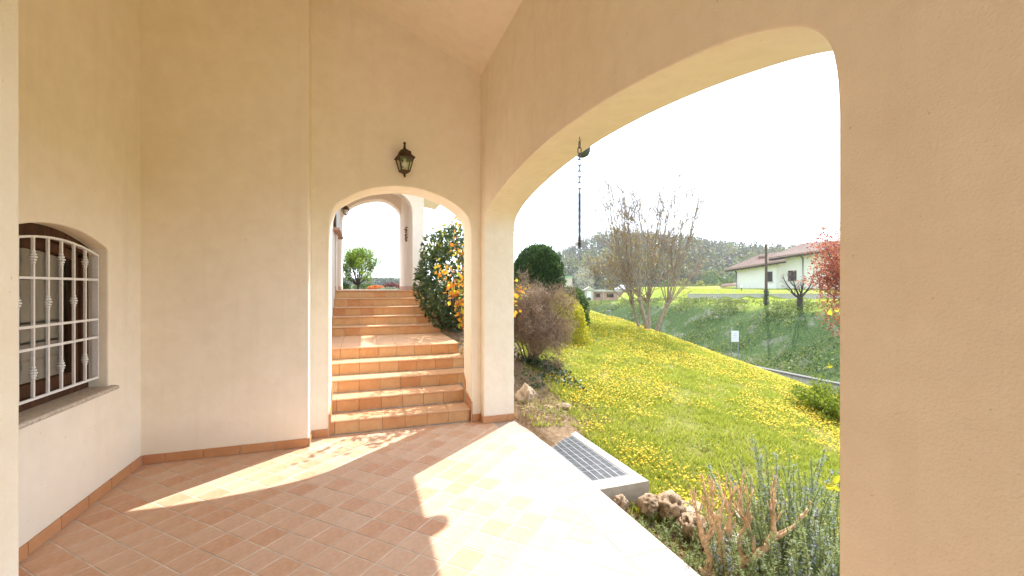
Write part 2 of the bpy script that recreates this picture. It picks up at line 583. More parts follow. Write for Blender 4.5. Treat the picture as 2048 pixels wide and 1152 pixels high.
M['hill'] = hillmat()
rad = np.concatenate([np.array([40, 60, 90, 120]), np.arange(150, 430, 14), np.array([480, 560, 700, 900, 1400])])
az = np.radians(np.concatenate([np.arange(-180, -20, 8), np.arange(-20, 80, 1.0), np.arange(80, 181, 8)]))
AZ, RD = np.meshgrid(az, rad)
X, Y = RD * np.sin(AZ), RD * np.cos(AZ)
Z = hills_h(X, Y)
Z[0:2] = -4.6
v = np.stack([X, Y, Z], -1).reshape(-1, 3)
ix = np.arange(len(v)).reshape(len(rad), len(az))
f = np.stack([ix[:-1, :-1], ix[:-1, 1:], ix[1:, 1:], ix[1:, :-1]], -1).reshape(-1, 4)
o = mesh_obj('hills', v, f.tolist(), M['hill'], None, True)
tag(o, 'wooded hills across the valley', kind='structure')
nv = len(v)

# ------------------------------------------------------------------ forest on the hill (a mass)
FORC = [[(.020, .030, .018), (.04, .05, .025)], [(.06, .075, .028), (.10, .115, .04)], [(.13, .135, .045), (.18, .17, .06)], [(.065, .052, .042), (.11, .088, .068)],
        [(.038, .052, .026), (.065, .08, .035)], [(.13, .11, .08), (.20, .165, .125)]]
FORM = [leafmat('far_wood_leaves', c, .3) for c in FORC]
M['forest'] = FORM[4]
M['fartrunk'] = simple('far_grey_trunks', (.13, .115, .10), .9, var=.3, scale=.2)
rng = np.random.default_rng(3)
N = 1500
pxs = rng.uniform(990, 1690, N); dd = rng.uniform(170, 352, N)
cx = []; tr = MB()
allq = []; mi = []
for i in range(N):
    d = dd[i]; u = (pxs[i] - 1024) / 860
    x, y = (FW + u * RT) * d
    z = float(hills_h(A3(x), A3(y)))
    h = rng.uniform(7, 12); r = rng.uniform(2.2, 4.0)
    bare = d > 285 and rng.random() < .6
    kk = 16 if bare else 46
    p = unit(rng.normal(size=(kk, 3))) * (rng.random((kk, 1)) ** .4) * A3([r, r, h * .38])
    c = A3([x, y, z + h * .62]) + p
    allq.append((leaves(c, .55 if bare else 1.25, .8, rng=rng)))
    pn = float(vnoise(A3([x, y, 0.]), .022, 3)) + rng.normal(0, .45)
    mi += [(3 if rng.random() < .7 else 5) if bare else int(np.clip(round(2.5 + 2.4 * pn), 0, 5))] * kk
    if bare or rng.random() < .25:
        for q in range(3 if bare else 1):
            ox, oy = rng.normal(0, 1.6, 2)
            tr.tube([(x + ox, y + oy, z - .5), (x + ox * 1.1, y + oy, z + h * .6), (x + ox * 1.3 + rng.normal(0, .3), y + oy * 1.2, z + h * rng.uniform(.95, 1.3))], [.22, .16, .06], 3, False)
fo = fast_mesh('forest', np.concatenate(allq), 4, FORM[0])
for m_ in FORM[1:]: fo.data.materials.append(m_)
fo.data.polygons.foreach_set('material_index', np.array(mi, np.int32))
tag(fo, 'hazy spring wood covering the hill behind the valley', 'forest', kind='stuff')
ft = tr.build('forest_trunks', M['fartrunk'], fo)
# far side seen through the small arch
allq = []
for i in range(420):
    px = rng.uniform(640, 860); d = rng.uniform(300, 400); u = (px - 1024) / 860
    x, y = (FW + u * RT) * d
    z = float(hills_h(A3(x), A3(y)))
    kk = 24; r = rng.uniform(2, 3.5)
    c = A3([x, y, z + 2.5]) + unit(rng.normal(size=(kk, 3))) * rng.random((kk, 1)) ** .4 * A3([r, r, 2.6])
    allq.append(leaves(c, 1.5, .8, rng=rng))
o = fast_mesh('treeline', np.concatenate(allq), 4, M['forest'])
tag(o, 'distant pale treeline seen through the upper arch', 'treeline', kind='stuff')

# ------------------------------------------------------------------ porch building
porch = empty('porch_building', (0, 0, 0), 'cream plastered porch with a sloping ceiling and two arched openings', 'building')


def ceil_z(x): return 4.151 - .416 * (x - 1.347)


def arch_wall(name, prof, lo, hi, top, axis, a0, a1, mat, zb=-.3, parent=porch, bev=.010):
    """prof: list (s, z) of opening outline from one jamb foot to the other; top(s) gives wall top; lo/hi wall ends"""
    b = MB()
    col = [(lo, None)] + [(s, z) for s, z in prof] + [(hi, None)]
    def P(s, a, z): return (a, s, z) if axis == 'x' else (s, a, z)
    n = len(prof)
    s0, s1 = prof[0][0], prof[-1][0]
    ts = [lo, hi]
    for a in (a0, a1):
        pl = [P(lo, a, zb)] + [P(q, a, z) for q, z in prof] + [P(hi, a, zb), P(hi, a, top(hi)), P(lo, a, top(lo))]
        b.add(pl, [tuple(range(len(pl)))])
    # soffit
    v = []
    for s, z in prof: v += [P(s, a0, z), P(s, a1, z)]
    b.add(v, [(2 * i, 2 * i + 1, 2 * i + 3, 2 * i + 2) for i in range(n - 1)])
    # ends, top
    b.add([P(lo, a0, zb), P(lo, a1, zb), P(lo, a1, top(lo)), P(lo, a0, top(lo))], [(0, 1, 2, 3)])
    b.add([P(hi, a0, zb), P(hi, a1, zb), P(hi, a1, top(hi)), P(hi, a0, top(hi))], [(0, 1, 2, 3)])
    for e, j in ((lo, s0), (s1, hi)): b.add([P(e, a0, zb), P(j, a0, zb), P(j, a1, zb), P(e, a1, zb)], [(0, 1, 2, 3)])
    v = []
    for s in ts: v += [P(s, a0, top(s)), P(s, a1, top(s))]
    b.add(v, [(2 * i, 2 * i + 1, 2 * i + 3, 2 * i + 2) for i in range(len(ts) - 1)])
    return b.build(name, mat, parent, bevel=bev, fix=True)


def densify(pts, k=5):
    """Catmull-Rom through (s,z)"""
    P = [A3(p, float) for p in pts]
    out = []
    for i in range(len(P) - 1):
        p0 = P[max(i - 1, 0)]; p1 = P[i]; p2 = P[i + 1]; p3 = P[min(i + 2, len(P) - 1)]
        for j in range(k):
            t = j / k
            q = .5 * (2 * p1 + (p2 - p0) * t + (2 * p0 - 5 * p1 + 4 * p2 - p3) * t * t + (3 * p1 - p0 - 3 * p2 + p3) * t ** 3)
            out.append(tuple(q))
    out.append(tuple(P[-1]))
    return out


# big arch: plane x 1.345..1.725, opening y .895..4.887
half = [(1.988, 2.12), (1.980, 2.25), (1.955, 2.352), (1.895, 2.428), (1.80, 2.482), (1.62, 2.546), (1.35, 2.605), (1.0, 2.660), (.55, 2.706), (.0, 2.728)]
big = densify([(2.883 - a, z) for a, z in half] + [(2.883 + a * 1.008, z) for a, z in half[::-1][1:]], 4)
big = [(2.883 - 1.988, -.3)] + big + [(2.883 + 1.988 * 1.008, -.3)]
arch_wall('wall', [(s_ - 4.54, z_) for s_, z_ in big] + big, -5.5, 5.414, lambda s: 4.20, 'x', 1.345, 1.725, M['wall_rough'])  # the repeated arch behind the camera is added to let bounce light in
# wall with the small arch: y 5.01..5.42
sm = [(-.339, 2.20), (-.333, 2.31), (-.300, 2.447), (-.248, 2.516), (-.169, 2.573), (-.06, 2.638), (.10, 2.700), (.30, 2.737), (.445, 2.745), (.60, 2.735),
      (.79, 2.690), (.945, 2.627), (1.055, 2.565), (1.135, 2.50), (1.19, 2.432), (1.222, 2.32), (1.229, 2.20)]
sm = [(-.339, -.3)] + densify(sm, 4) + [(1.229, -.3)]
arch_wall('wall', sm, -.56, 1.40, lambda s: ceil_z(s) + .06, 'y', 5.01, 5.42, M['wall'])
# projecting wall and the left wall (with the window opening)
MB().prism([(-1.95, -.3), (-.512, -.3), (-.512, ceil_z(-.512) + .06), (-1.95, ceil_z(-1.95) + .06)], 'y', 4.768, 5.41).build('wall', M['wall'], porch, bevel=.012, fix=True)
WC = 3.68
wp = [(WC - .56, 1.905)] + [(WC + .56 * math.sin(t), 1.905 + .112 * (math.cos(t * 1.0) - math.cos(math.pi / 2)) / 1.0) for t in np.linspace(-math.pi / 2, math.pi / 2, 15)[1:-1]] + [(WC + .56, 1.905)]
# flat segmental arch
wp = [(WC + s, 1.905 + .112 * (1 - (s / .56) ** 2)) for s in np.linspace(-.56, .56, 17)]
wp = [(WC - .56, .79)] + wp + [(WC + .56, .79)]


def window_wall():
    b = MB()
    x0, x1 = -2.20, -1.890
    lo, hi, zt, zb = -5.5, 5.42, ceil_z(-1.888) + .06, -.3
    for a in (x0, x1):
        hf = len(wp) // 2
        L_ = wp[:hf + 1]; R_ = wp[hf:]
        assert abs(wp[hf][0] - WC) < 1e-6
        p1 = [(a, WC, zb), (a, WC, .79)] + [(a, q, z) for q, z in L_] + [(a, WC, zt), (a, lo, zt), (a, lo, zb)]
        p2 = [(a, WC, zb), (a, WC, .79)] + [(a, q, z) for q, z in R_[::-1]] + [(a, WC, zt), (a, hi, zt), (a, hi, zb)]
        b.add(p1, [tuple(range(len(p1)))]); b.add(p2, [tuple(range(len(p2)))])
    v = []
    loop = wp
    for s, z in loop: v += [(x0, s, z), (x1, s, z)]
    n = len(loop)
    b.add(v, [(2 * i, 2 * i + 1, (2 * i + 3) % (2 * n), (2 * i + 2) % (2 * n)) for i in range(n - 1)])
    b.add([(x0, WC - .56, .79), (x1, WC - .56, .79), (x1, WC, .79), (x0, WC, .79), (x1, WC + .56, .79), (x0, WC + .56, .79)], [(0, 1, 2, 3), (3, 2, 4, 5)])
    b.add([(x0, lo, zb), (x1, lo, zb), (x1, lo, zt), (x0, lo, zt)], [(0, 1, 2, 3)])
    return b.build('wall', M['wall'], porch, bevel=.01, fix=True)


window_wall()
# near pier at the left edge
MB().box(-1.888, -.852, 1.10, 1.50, -.3, ceil_z(-1.888) + .06).build('pillar', M['wall_rough'], porch, bevel=.012, fix=True)
# roof slab
MB().prism([(-2.6, ceil_z(-2.6)), (2.62, ceil_z(2.62)), (2.62, ceil_z(2.62) + .22), (-2.6, ceil_z(-2.6) + .22)], 'y', -5.6, 6.0).build('ceiling', M['wall'], porch, fix=True)
# gutter (half round) along the eave and its outlet
g = MB()
gx, gz = 2.70, 3.60
arc = [(gx + .075 * math.cos(t), gz + .075 * math.sin(t)) for t in np.linspace(math.pi, 2 * math.pi, 9)] + [(gx + .068 * math.cos(t), gz + .068 * math.sin(t)) for t in np.linspace(2 * math.pi, math.pi, 9)]
g.prism(arc, 'y', -5.6, 6.0)
g.build('gutter', M['gutter'], porch, fix=True)
MB().box(2.600, 2.6215, -5.6, 6.0, 3.52, 3.86).build('fascia', M['outwall'], porch)  # added board, blocks sun leaking between roof slab and gutter
b = MB()
b.lathe([(.03, 3.265), (.075, 3.29), (.098, 3.34), (.102, 3.40), (.098, 3.43), (.05, 3.45), (.045, 3.53)], (2.66, 4.90, 0), 16)
b.build('gutter_outlet', M['gutter'], porch, smooth=True)
# window
win = empty('window', (0, 0, 0), None, None); win.parent = porch
win['label'] = 'arched window with white iron grille and brown wooden frame'


def arch_z(s, rise=.112, base=1.905, hw=.56): return base + rise * (1 - (s / hw) ** 2)


def arch_band(x0, x1, s0, s1, off, width):
    """solid band following the arch between s0..s1"""
    ss = np.linspace(s0, s1, 15)
    up = [(WC + s, arch_z(s) - off) for s in ss]; dn = [(WC + s, arch_z(s) - off - width) for s in ss[::-1]]
    return up + dn


fr = MB()
fr.prism(arch_band(0, 0, -.56, .56, -.002, .085), 'x', -2.10, -2.01)
fr.box(-2.10, -2.01, WC - .56, WC - .475, .80, 1.83)
fr.box(-2.10, -2.01, WC + .475, WC + .56, .80, 1.83)
fr.box(-2.10, -2.005, WC - .475, WC + .475, .80, .885)
fr.build('frame', M['wood'], win, bevel=.006, fix=True)
sa = MB()
a, c = WC - .470, WC + .470
sa.box(-2.085, -2.03, a, a + .07, .89, 1.86); sa.box(-2.085, -2.03, c - .07, c, .89, 1.86)
sa.box(-2.085, -2.03, a + .071, c - .071, .89, .975)
ss = np.linspace(a - WC, c - WC, 13)
sa.prism([(WC + s, arch_z(s) - .088) for s in ss] + [(WC + s, arch_z(s) - .16) for s in ss[::-1]], 'x', -2.086, -2.031)
sa.build('sash', M['wood'], win, bevel=.006, fix=True)
MB().prism([(a + .06, .96), (c - .06, .96)] + [(WC + s, arch_z(s) - .12) for s in ss[::-1][1:-1]], 'x', -2.062, -2.056).build('pane', M['glass'], win, fix=True)
for (p, q) in ((a + .03, WC - .006), (WC + .006, c - .03)):
    MB().box(-2.16, -2.13, p, q, .9, 1.96).build('shutter', M['shutter'], win)
    for z in (1.10, 1.32): MB().box(-2.128, -2.118, p + .03, q - .03, z, z + .02).build('shutter_bar', M['black'], win)
MB().box(-2.6, -2.3, 2.9, 4.5, .6, 2.2).build('dark_room_block', M['dark'], win)  # solid black block standing in for the unlit interior
si = MB(); si.prism([(-2.10, .792), (-1.86, .788), (-1.842, .792), (-1.835, .805), (-1.842, .82), (-1.86, .824), (-2.02, .828), (-2.10, .83)], 'y', WC - .59, WC + .60)
si.build('sill', M['stone_sill'], win, fix=True)
# part of sill inside the reveal must not poke into the plaster
gx0 = -1.945
for k, (yy, kn) in enumerate([(3.254, 1), (3.388, 0), (3.521, 1), (3.655, 0), (3.788, 1), (3.922, 0), (4.055, 1)]):
    s = yy - WC
    zt = 1.93 - .085 * (s / .53) ** 2
    b = MB(); b.box(gx0 - .007, gx0 + .007, yy - .007, yy + .007, .91, zt - .004)
    for kz in ((1.79, 1.065) if kn else (1.505,)):
        for dz, r in ((-.034, .013), (-.017, .018), (0, .022), (.017, .018), (.034, .013)):
            b.lathe([(.006, -.009), (r, -.004), (r, .004), (.006, .009)], (gx0, yy, kz + dz), 8)
    b.build('grille_bar', M['iron_white'], win)
for z in (1.66, 1.355, 1.217, .905):
    b = MB().box(gx0 - .004, gx0 + .012, 3.152, 4.205, z - .008, z + .008)
    b.build('grille_bar', M['iron_white'], win)
ss = np.linspace(-.528, .525, 15)
MB().prism([(WC + s, 1.935 - .085 * (s / .53) ** 2) for s in ss] + [(WC + s, 1.921 - .085 * (s / .53) ** 2) for s in ss[::-1]], 'x', gx0 - .018, gx0 + .012).build('grille_bar', M['iron_white'], win)
for yy in (3.15, 4.205):
    MB().box(gx0 - .028, gx0 + .010, yy - .004, yy + .004, .90, 1.852).build('grille_bar', M['iron_white'], win)
for z in (1.70, 1.12):
    for yy, e in ((4.209, .03), (3.146, -.03)):
        MB().tube([(gx0 - .01, yy, z), (gx0 - .01, yy + e, z)], .006, 8).lathe([(.001, -.012), (.012, 0), (.001, .012)], (gx0 - .01, yy + e * .6, z), 8).build('bracket', M['galv'], win)

# skirting
skw = empty('skirting', (0, 0, 0), None, None); skw.parent = porch
def skirt(x0, x1, y0, y1, h=.084, z0=0.001):
    MB().box(x0, x1, y0, y1, z0, h).build('tile', M['skirt'], skw, bevel=.002)
for k in range(-12, 2):
    a = 4.563 - .3 + .3 * k
    b_ = min(a + .293, 4.752)
    if a < 4.7 and a > .0: skirt(-1.888, -1.876, a, b_)
for k in range(0, 6):
    a = -1.703 + .2975 * (k - 1); b_ = min(a + .291, -.506); a = max(a, -1.874)
    if a < -.52: skirt(a, b_, 4.756, 4.7675)
skirt(-.5115, -.5, 4.756, 4.995)
skirt(-.498, -.352, 4.998, 5.0095); skirt(1.241, 1.333, 4.998, 5.0095)
skirt(1.3335, 1.3445, 4.893, 5.008); skirt(1.333, 1.625, 4.8755, 4.8865); skirt(1.632, 1.728, 4.8755, 4.8865)
for y in np.arange(-.2, .88, .3): skirt(1.333, 1.3445, y, y + .293)
for x in (-.852 - .3, -.852 - .6): skirt(x, x + .293, 1.501, 1.512)
for y in (1.1,): skirt(-.851, -.84, y, y + .4)
# stepped skirting on the jambs
for X0, X1 in ((1.2185, 1.2295), (-.3395, -.3285)):
    b = MB(); b.prism([(5.0, .155), (5.30, .155), (5.30, .31), (5.02, .25)], 'x', X0, X1); 
    b.build('tile', M['skirt'], skw, fix=True)
    b = MB(); b.prism([(5.305, .312), (5.415, .312), (5.415, .52), (5.305, .42)], 'x', X0, X1); b.build('tile', M['skirt'], skw, fix=True)
    b = MB(); b.prism([(4.999, .001), (5.008, .001), (5.008, .24), (4.999, .235)], 'x', X0, X1 + .01); b.build('tile', M['skirt'], skw, fix=True)

# ------------------------------------------------------------------ floor with tiles
floor = MB().box(-1.9, 1.765, -5.5, 5.03, -.35, -.0016).build('floor', M['grout'])
tag(floor, 'terracotta tiled porch floor laid on the diagonal', kind='structure')


def clip_poly(poly, x0, x1, y0, y1):
    def cut(P, f, inter):
        out = []
        for i in range(len(P)):
            a, b = P[i], P[(i + 1) % len(P)]
            ia, ib = f(a), f(b)
            if ia: out.append(a)
            if ia != ib: out.append(inter(a, b))
        return out
    for ax, val, sg in ((0, x0, 1), (0, x1, -1), (1, y0, 1), (1, y1, -1)):
        if not poly: return []
        f = lambda p: sg * (p[ax] - val) >= 0
        def inter(a, b):
            t = (val - a[ax]) / (b[ax] - a[ax])
            return (a[0] + t * (b[0] - a[0]), a[1] + t * (b[1] - a[1]))
        poly = cut(poly, f, inter)
    return poly


def area(P): return .5 * sum(P[i][0] * P[(i + 1) % len(P)][1] - P[(i + 1) % len(P)][0] * P[i][1] for i in range(len(P)))


def inset(P, d):
    n = len(P); out = []
    if area(P) < 0: P = P[::-1]
    for i in range(n):
        a, b, c = A3(P[i - 1]), A3(P[i]), A3(P[(i + 1) % n])
        e1 = unit(b - a); e2 = unit(c - b)
        n1 = A3([-e1[1], e1[0]]); n2 = A3([-e2[1], e2[0]])
        m = n1 + n2; m = m / max(.35, m @ m) * 2 * d if m @ m > .1 else n1 * d
        out.append(tuple(b + m))
    return out


def tile_geo(P, top=0.0, th=.012, ins=.0025):
    if area(P) < 0: P = P[::-1]
    Q = inset(P, ins); n = len(P)
    v = [(p[0], p[1], top - th) for p in P] + [(p[0], p[1], top - .002) for p in P] + [(p[0], p[1], top) for p in Q]
    f = [tuple(range(2 * n, 3 * n))] + [(i, (i + 1) % n, (i + 1) % n + n, i + n) for i in range(n)] + [(i + n, (i + 1) % n + n, (i + 1) % n + 2 * n, i + 2 * n) for i in range(n)]
    return v, f


def pxproj(x, y, z=0):
    d = x * FW[0] + y * FW[1]
    if d < .3: return None
    return 1024 + 860 * (x * RT[0] + y * RT[1]) / d, 575 - 860 * (z - EYE) / d, d


pitch = .1812; gr = .0035
cand = []
r2 = math.sqrt(.5)
for iu in range(-45, 35):
    for iv in range(-35, 40):
        u0, v0 = -1.438 + .1812 * iu, 1.174 + .1812 * iv
        c4 = []
        for (a, b_) in ((0, 0), (1, 0), (1, 1), (0, 1)):
            uu = u0 + (pitch - gr if a else gr); vv = v0 + (pitch - gr if b_ else gr)
            c4.append(((uu + vv) * r2, (vv - uu) * r2))
        cxm = sum(p[0] for p in c4) / 4; cym = sum(p[1] for p in c4) / 4
        lim = (-1.874, 1.466) if cym < 4.87 else (-1.874, 1.330)
        P = clip_poly(c4, lim[0], lim[1], -5.4, 4.996)
        if cym > 4.6:   # corner of the projecting wall
            if cxm < -.5: P = clip_poly(P, -1.874, -.498, -3, 4.752) if P else []
        if len(P) < 3 or abs(area(P)) < .0012: continue
        P = [p for i, p in enumerate(P) if math.dist(p, P[i - 1]) > .003]
        if len(P) < 3: continue
        q = [pxproj(*p) for p in P]
        vis = all(q) and any(-20 < t[0] < 2068 and t[1] < 1175 for t in q)
        if vis and cxm < -1.874 + 1.03 and cym < 1.5: vis = False
        cand.append((abs(area(P)) / (cym * cym + cxm * cxm + 1) if vis else -1, P))
cand.sort(key=lambda t: -t[0])
nb = 18
rest = MB()
for i, (s, P) in enumerate(cand):
    dz = random.uniform(-.0006, .0006)
    v, f = tile_geo(P, dz)
    if s > 0 and i < 296 - nb:
        cxx = sum(p[0] for p in P) / len(P); cyy = sum(p[1] for p in P) / len(P)
        o = mesh_obj('tile', [(a - cxx, b_ - cyy, c) for a, b_, c in v], f, M['tile'], floor)
        o.location = (cxx, cyy, 0)
    else:
        rest.add(v, f)
o = rest.build('small_and_hidden_tiles', M['tile_joined'], floor); o['kind'] = 'stuff'
print('floor tiles visible', sum(1 for c in cand if c[0] > 0), 'all', len(cand))
k = -20
for k in range(-29, 12):
    a = 2.181 + .2535 * k
    P = [(1.474, a + .002), (1.772, a + .002), (1.772, min(a + .2515, 4.874)), (1.474, min(a + .2515, 4.874))]
    if a > 4.85: continue
    v, f = tile_geo(P, .001, .03)
    mesh_obj('border_tile' if a > 1.5 else 'border_tile', [(x - 1.6, y - a, z) for x, y, z in v], f, M['border'], floor).location = (1.6, a, 0)

# ------------------------------------------------------------------ staircase
st = empty('staircase', (.5, 5.05, 0), 'terracotta tiled outdoor staircase of two flights rising beyond the small arch', 'staircase')
XL, XR = -.51, 1.36
RH, = (.1545,)
ynose = [5.022 + .3275 * i for i in range(5)] + [7.87 + .3225 * i for i in range(5)]
def local(o):
    o.location = (o.location[0] - .5, o.location[1] - 5.05, o.location[2]); return o
body = MB()
xr_of = []
for i, yn in enumerate(ynose):
    xl, xr = (-.338, 1.2175) if i == 0 else ((-.338, 1.2285) if i == 1 else (XL, XR))
    if i == 1: xl, xr = -.338, 1.2175
    xr_of.append((xl, xr))
    yend = 9.6 if i >= 5 else 7.9 + .04
    body.box(xl + .003, xr - .003, yn + .035, (ynose[i + 1] + .036 if i < 9 else 12.6), -.3, RH * (i + 1) - .018)
local(body.build('step_core', M['grout'], st, fix=False))
for i, yn in enumerate(ynose):
    xl, xr = xr_of[i]
    z1 = RH * (i + 1); z0 = RH * i
    # riser tiles
    js = [-.285 + .2485 * j for j in range(-2, 8)]
    js = [xl] + [x for x in js if xl + .015 < x < xr - .02] + [xr]
    for a, b_ in zip(js[:-1], js[1:]):
        o = MB().box(a + .002, b_ - .002, yn + .022, yn + .034, z0 + .002, z1 - .026).build('tile', M['riser'], st, bevel=.0015)
        local(o)
        # tread nosing tile
        yb = (ynose[i + 1] + .021) if i < 9 else yn + .32
        t1 = yn + .30
        segs = [(yn, min(t1, yb))]
        if i == 4:
            segs = [(yn, yn + .30)] + [(yn + .303 + .31 * q, min(yn + .303 + .31 * q + .307, yb)) for q in range(4)]
        for (ya, yb2) in segs:
            if yb2 - ya < .02: continue
            nose = ya == yn
            m_ = MB()
            if nose:
                m_.prism([(ya, z1 - .018), (ya + .006, z1 - .024), (ya + .03, z1 - .024), (yb2, z1 - .012), (yb2, z1), (ya + .007, z1), (ya, z1 - .007)], 'x', a + .0015, b_ - .0015)
            else:
                m_.box(a + .0015, b_ - .0015, ya, yb2, z1 - .012, z1)
            o = m_.build('tile', M['tread'], st, fix=True)
            local(o)
# upper landing paving
up = MB()
for j, xa in enumerate(np.arange(XL, 1.3, .25)):
    for q, ya in enumerate(np.arange(ynose[-1] + .323, 12.5, .25)):
        up.box(xa + .002, min(xa + .248, XR), ya + .002, ya + .248, RH * 10 - .012, RH * 10)
o = up.build('landing_tiles', M['tile_joined'], st); o['kind'] = 'stuff'; local(o)

# ------------------------------------------------------------------ upper porch
upz = RH * 10
uporch = empty('upper_porch', (0, 9.25, upz), 'cream upper porch at the top of the stairs with arched openings', 'building')


def par(o, root):
    o.parent = root; o.location = A3(o.location) - A3(root.location); return o


def aw(*a, **k):
    o = arch_wall(*a, parent=None, **k); return par(o, uporch)


fa = [(-.20, 3.0), (-.17, 3.2), (-.05, 3.42), (.15, 3.58), (.35, 3.63), (.55, 3.60), (.76, 3.54), (.86, 3.48), (.93, 3.41), (.975, 3.32), (.993, 3.22), (.995, 3.1)]
fa = [(-.48, upz), (-.48, 3.2), (-.46, 3.35), (-.40, 3.47), (-.28, 3.56), (-.05, 3.64), (.25, 3.68), (.50, 3.65), (.70, 3.58), (.83, 3.51), (.92, 3.42), (.97, 3.32), (.993, 3.20), (.995, 3.05), (.995, upz)]
fa = [(-.48, upz)] + densify(fa[1:-1], 3) + [(.995, upz)]
aw('wall', fa, -.508, 1.234, lambda s: 4.4 - .2 * s, 'y', 9.25, 9.60, M['outwall'], zb=upz - .3, bev=.01)
fb = [(-.51, 3.40), (-.47, 3.52), (-.38, 3.66), (-.2, 3.80), (.05, 3.91), (.30, 3.97), (.52, 3.98), (.70, 3.92), (.82, 3.84), (.92, 3.74), (.975, 3.64), (.994, 3.52)]
fb = [(-.51, upz)] + densify(fb, 3) + [(.994, upz)]
aw('wall', fb, -1.0, 1.234, lambda s: 4.4 - .2 * s, 'y', 12.12, 12.55, M['outwall'], zb=upz - .3, bev=.01)
par(MB().box(.996, 1.233, 9.602, 12.118, upz - .3, 4.15).build('wall', M['outwall'], None, fix=True), uporch)
par(MB().box(-.85, -.512, 5.421, 12.118, -.3, 4.6).build('wall', M['outwall'], None, fix=True), uporch)
par(MB().prism([(-1.2, 4.50), (2.1, 3.98), (2.1, 4.18), (-1.2, 4.70)], 'y', 8.3, 13.2).build('roof', M['outwall'], None, fix=True), uporch)
for (x0, x1, yy0, yy1) in ((-.511, -.501, 9.62, 12.11), (.986, .995, 9.26, 12.5), (.996, 1.236, 9.238, 9.249), (1.234, 1.244, 9.25, 12.5), (-.511, -.501, 9.20, 9.249)):
    L = max(x1 - x0, yy1 - yy0); nseg = max(1, round(L / .3))
    for q in range(nseg):
        if x1 - x0 > yy1 - yy0: bx = (x0 + L * q / nseg, x0 + L * (q + 1) / nseg - .004, yy0, yy1)
        else: bx = (x0, x1, yy0 + L * q / nseg, yy0 + L * (q + 1) / nseg - .004)
        par(MB().box(*bx, upz + .001, upz + .085).build('tile', M['skirt'], None, bevel=.002), uporch)
w2 = empty('window', (0, 0, 0), None, None); w2.parent = uporch
w2['label'] = 'small barred window with brown louvred shutter and pink sill'
wy0, wy1, wz0, wz1 = 8.62, 10.15, 2.74, 3.9
off = A3([0, 9.25, upz])
def w2b(mb, nm, mt, **k):
    o = mb.build(nm, mt, w2, **k); o.location = -Vector(off); return o
w2b(MB().box(-.511, -.47, wy0, wy0 + .06, wz0, wz1), 'frame', M['wood'])
w2b(MB().box(-.511, -.47, wy1 - .06, wy1, wz0, wz1), 'frame', M['wood'])
w2b(MB().box(-.511, -.49, wy0 + .061, wy1 - .061, wz0, wz1), 'pane', M['shutter'])
for z in np.arange(wz0 + .05, wz1, .055):
    w2b(MB().box(-.489, -.476, wy1 - .32, wy1 - .062, z, z + .03), 'slat', M['wood'])
for yy in np.arange(wy0 + .1, wy1 - .05, .13):
    w2b(MB().box(-.462, -.45, yy, yy + .014, wz0, wz1), 'grille_bar', M['iron_white'])
M['sill_pink'] = simple('pink_stone_sill', (.45, .27, .20), .7)
w2b(MB().box(-.511, -.40, wy0 - .08, wy1 + .08, 2.665, 2.705), 'sill', M['sill_pink'])

# ------------------------------------------------------------------ lanterns
def lantern(loc, label, rz=0, s=1.0):
    """hangs on a wall at local y=0 (wall behind at +y); origin at lamp bottom"""
    L = empty('wall_lantern', loc, label, 'lantern', 'bronze wall lanterns', rz)
    L.scale = (s, s, s)
    cy_, c45 = -.125, math.radians(9)
    def ring(r, z):
        return [(r * math.cos(c45 + math.pi / 4 + k * math.pi / 2), cy_ + r * math.sin(c45 + math.pi / 4 + k * math.pi / 2), z) for k in range(4)]
    def loft(b, levels):
        v = []
        for r, z in levels: v += ring(r, z)
        m = len(levels)
        f = [(i * 4 + j, i * 4 + (j + 1) % 4, (i + 1) * 4 + (j + 1) % 4, (i + 1) * 4 + j) for i in range(m - 1) for j in range(4)]
        f += [(3, 2, 1, 0), tuple(range(4 * m - 4, 4 * m))]
        b.add(v, f)
    b = MB(); loft(b, [(.118, .205), (.132, .198), (.136, .205), (.11, .225), (.085, .245), (.082, .275), (.05, .29), (.035, .30), (.02, .31)])
    b.build('cap', M['lantern'], L)
    b = MB(); b.lathe([(.018, .308), (.012, .325), (.015, .335), (.009, .345), (.013, .36), (.016, .37), (.01, .383), (.002, .388)], (0, cy_, 0), 10)
    b.build('finial', M['lantern'], L, smooth=True)
    for k in range(4):
        p0 = A3(ring(.066, .062)[k]); p1 = A3(ring(.112, .20)[k])
        MB().tube([p0, p1], .0065, 4).build('frame_bar', M['lantern'], L)
        q0 = A3(ring(.064, .065)[(k + 1) % 4]); q1 = A3(ring(.110, .198)[(k + 1) % 4])
        a0 = A3(ring(.064, .065)[k]); a1 = A3(ring(.110, .198)[k])
        mesh_obj('pane', [a0, q0, q1, a1], [(0, 1, 2, 3)], M['lampglass'], L)
    b = MB(); loft(b, [(.02, .028), (.045, .045), (.074, .055), (.074, .066), (.06, .068)])
    b.lathe([(.002, -.008), (.012, .004), (.016, .012), (.009, .022), (.016, .03), (.018, .036)], (0, cy_, 0), 10)
    b.build('base', M['lantern'], L)
    b = MB(); b.lathe([(.004, .098), (.022, .108), (.031, .128), (.030, .145), (.018, .165), (.014, .178), (.016, .197)], (0, cy_, 0), 14)
    b.build('bulb', M['bulb'], L, smooth=True)
    b = MB(); b.tube([(0, -.004, .20), (0, -.03, .235), (0, -.06, .255), (0, -.09, .27)], .009, 8)
    b.box(-.022, .022, -.012, -.001, .13, .27)
    b.build('bracket', M['lantern'], L)
    return L


lantern((.440, 5.0095, 2.825), 'small bronze lantern with clear glass on the cream wall above the small arch')
l2 = lantern((-.509, 11.75, 3.42), 'dark lantern on the upper porch wall beside the far sky-filled arch', rz=math.pi / 2, s=.85)

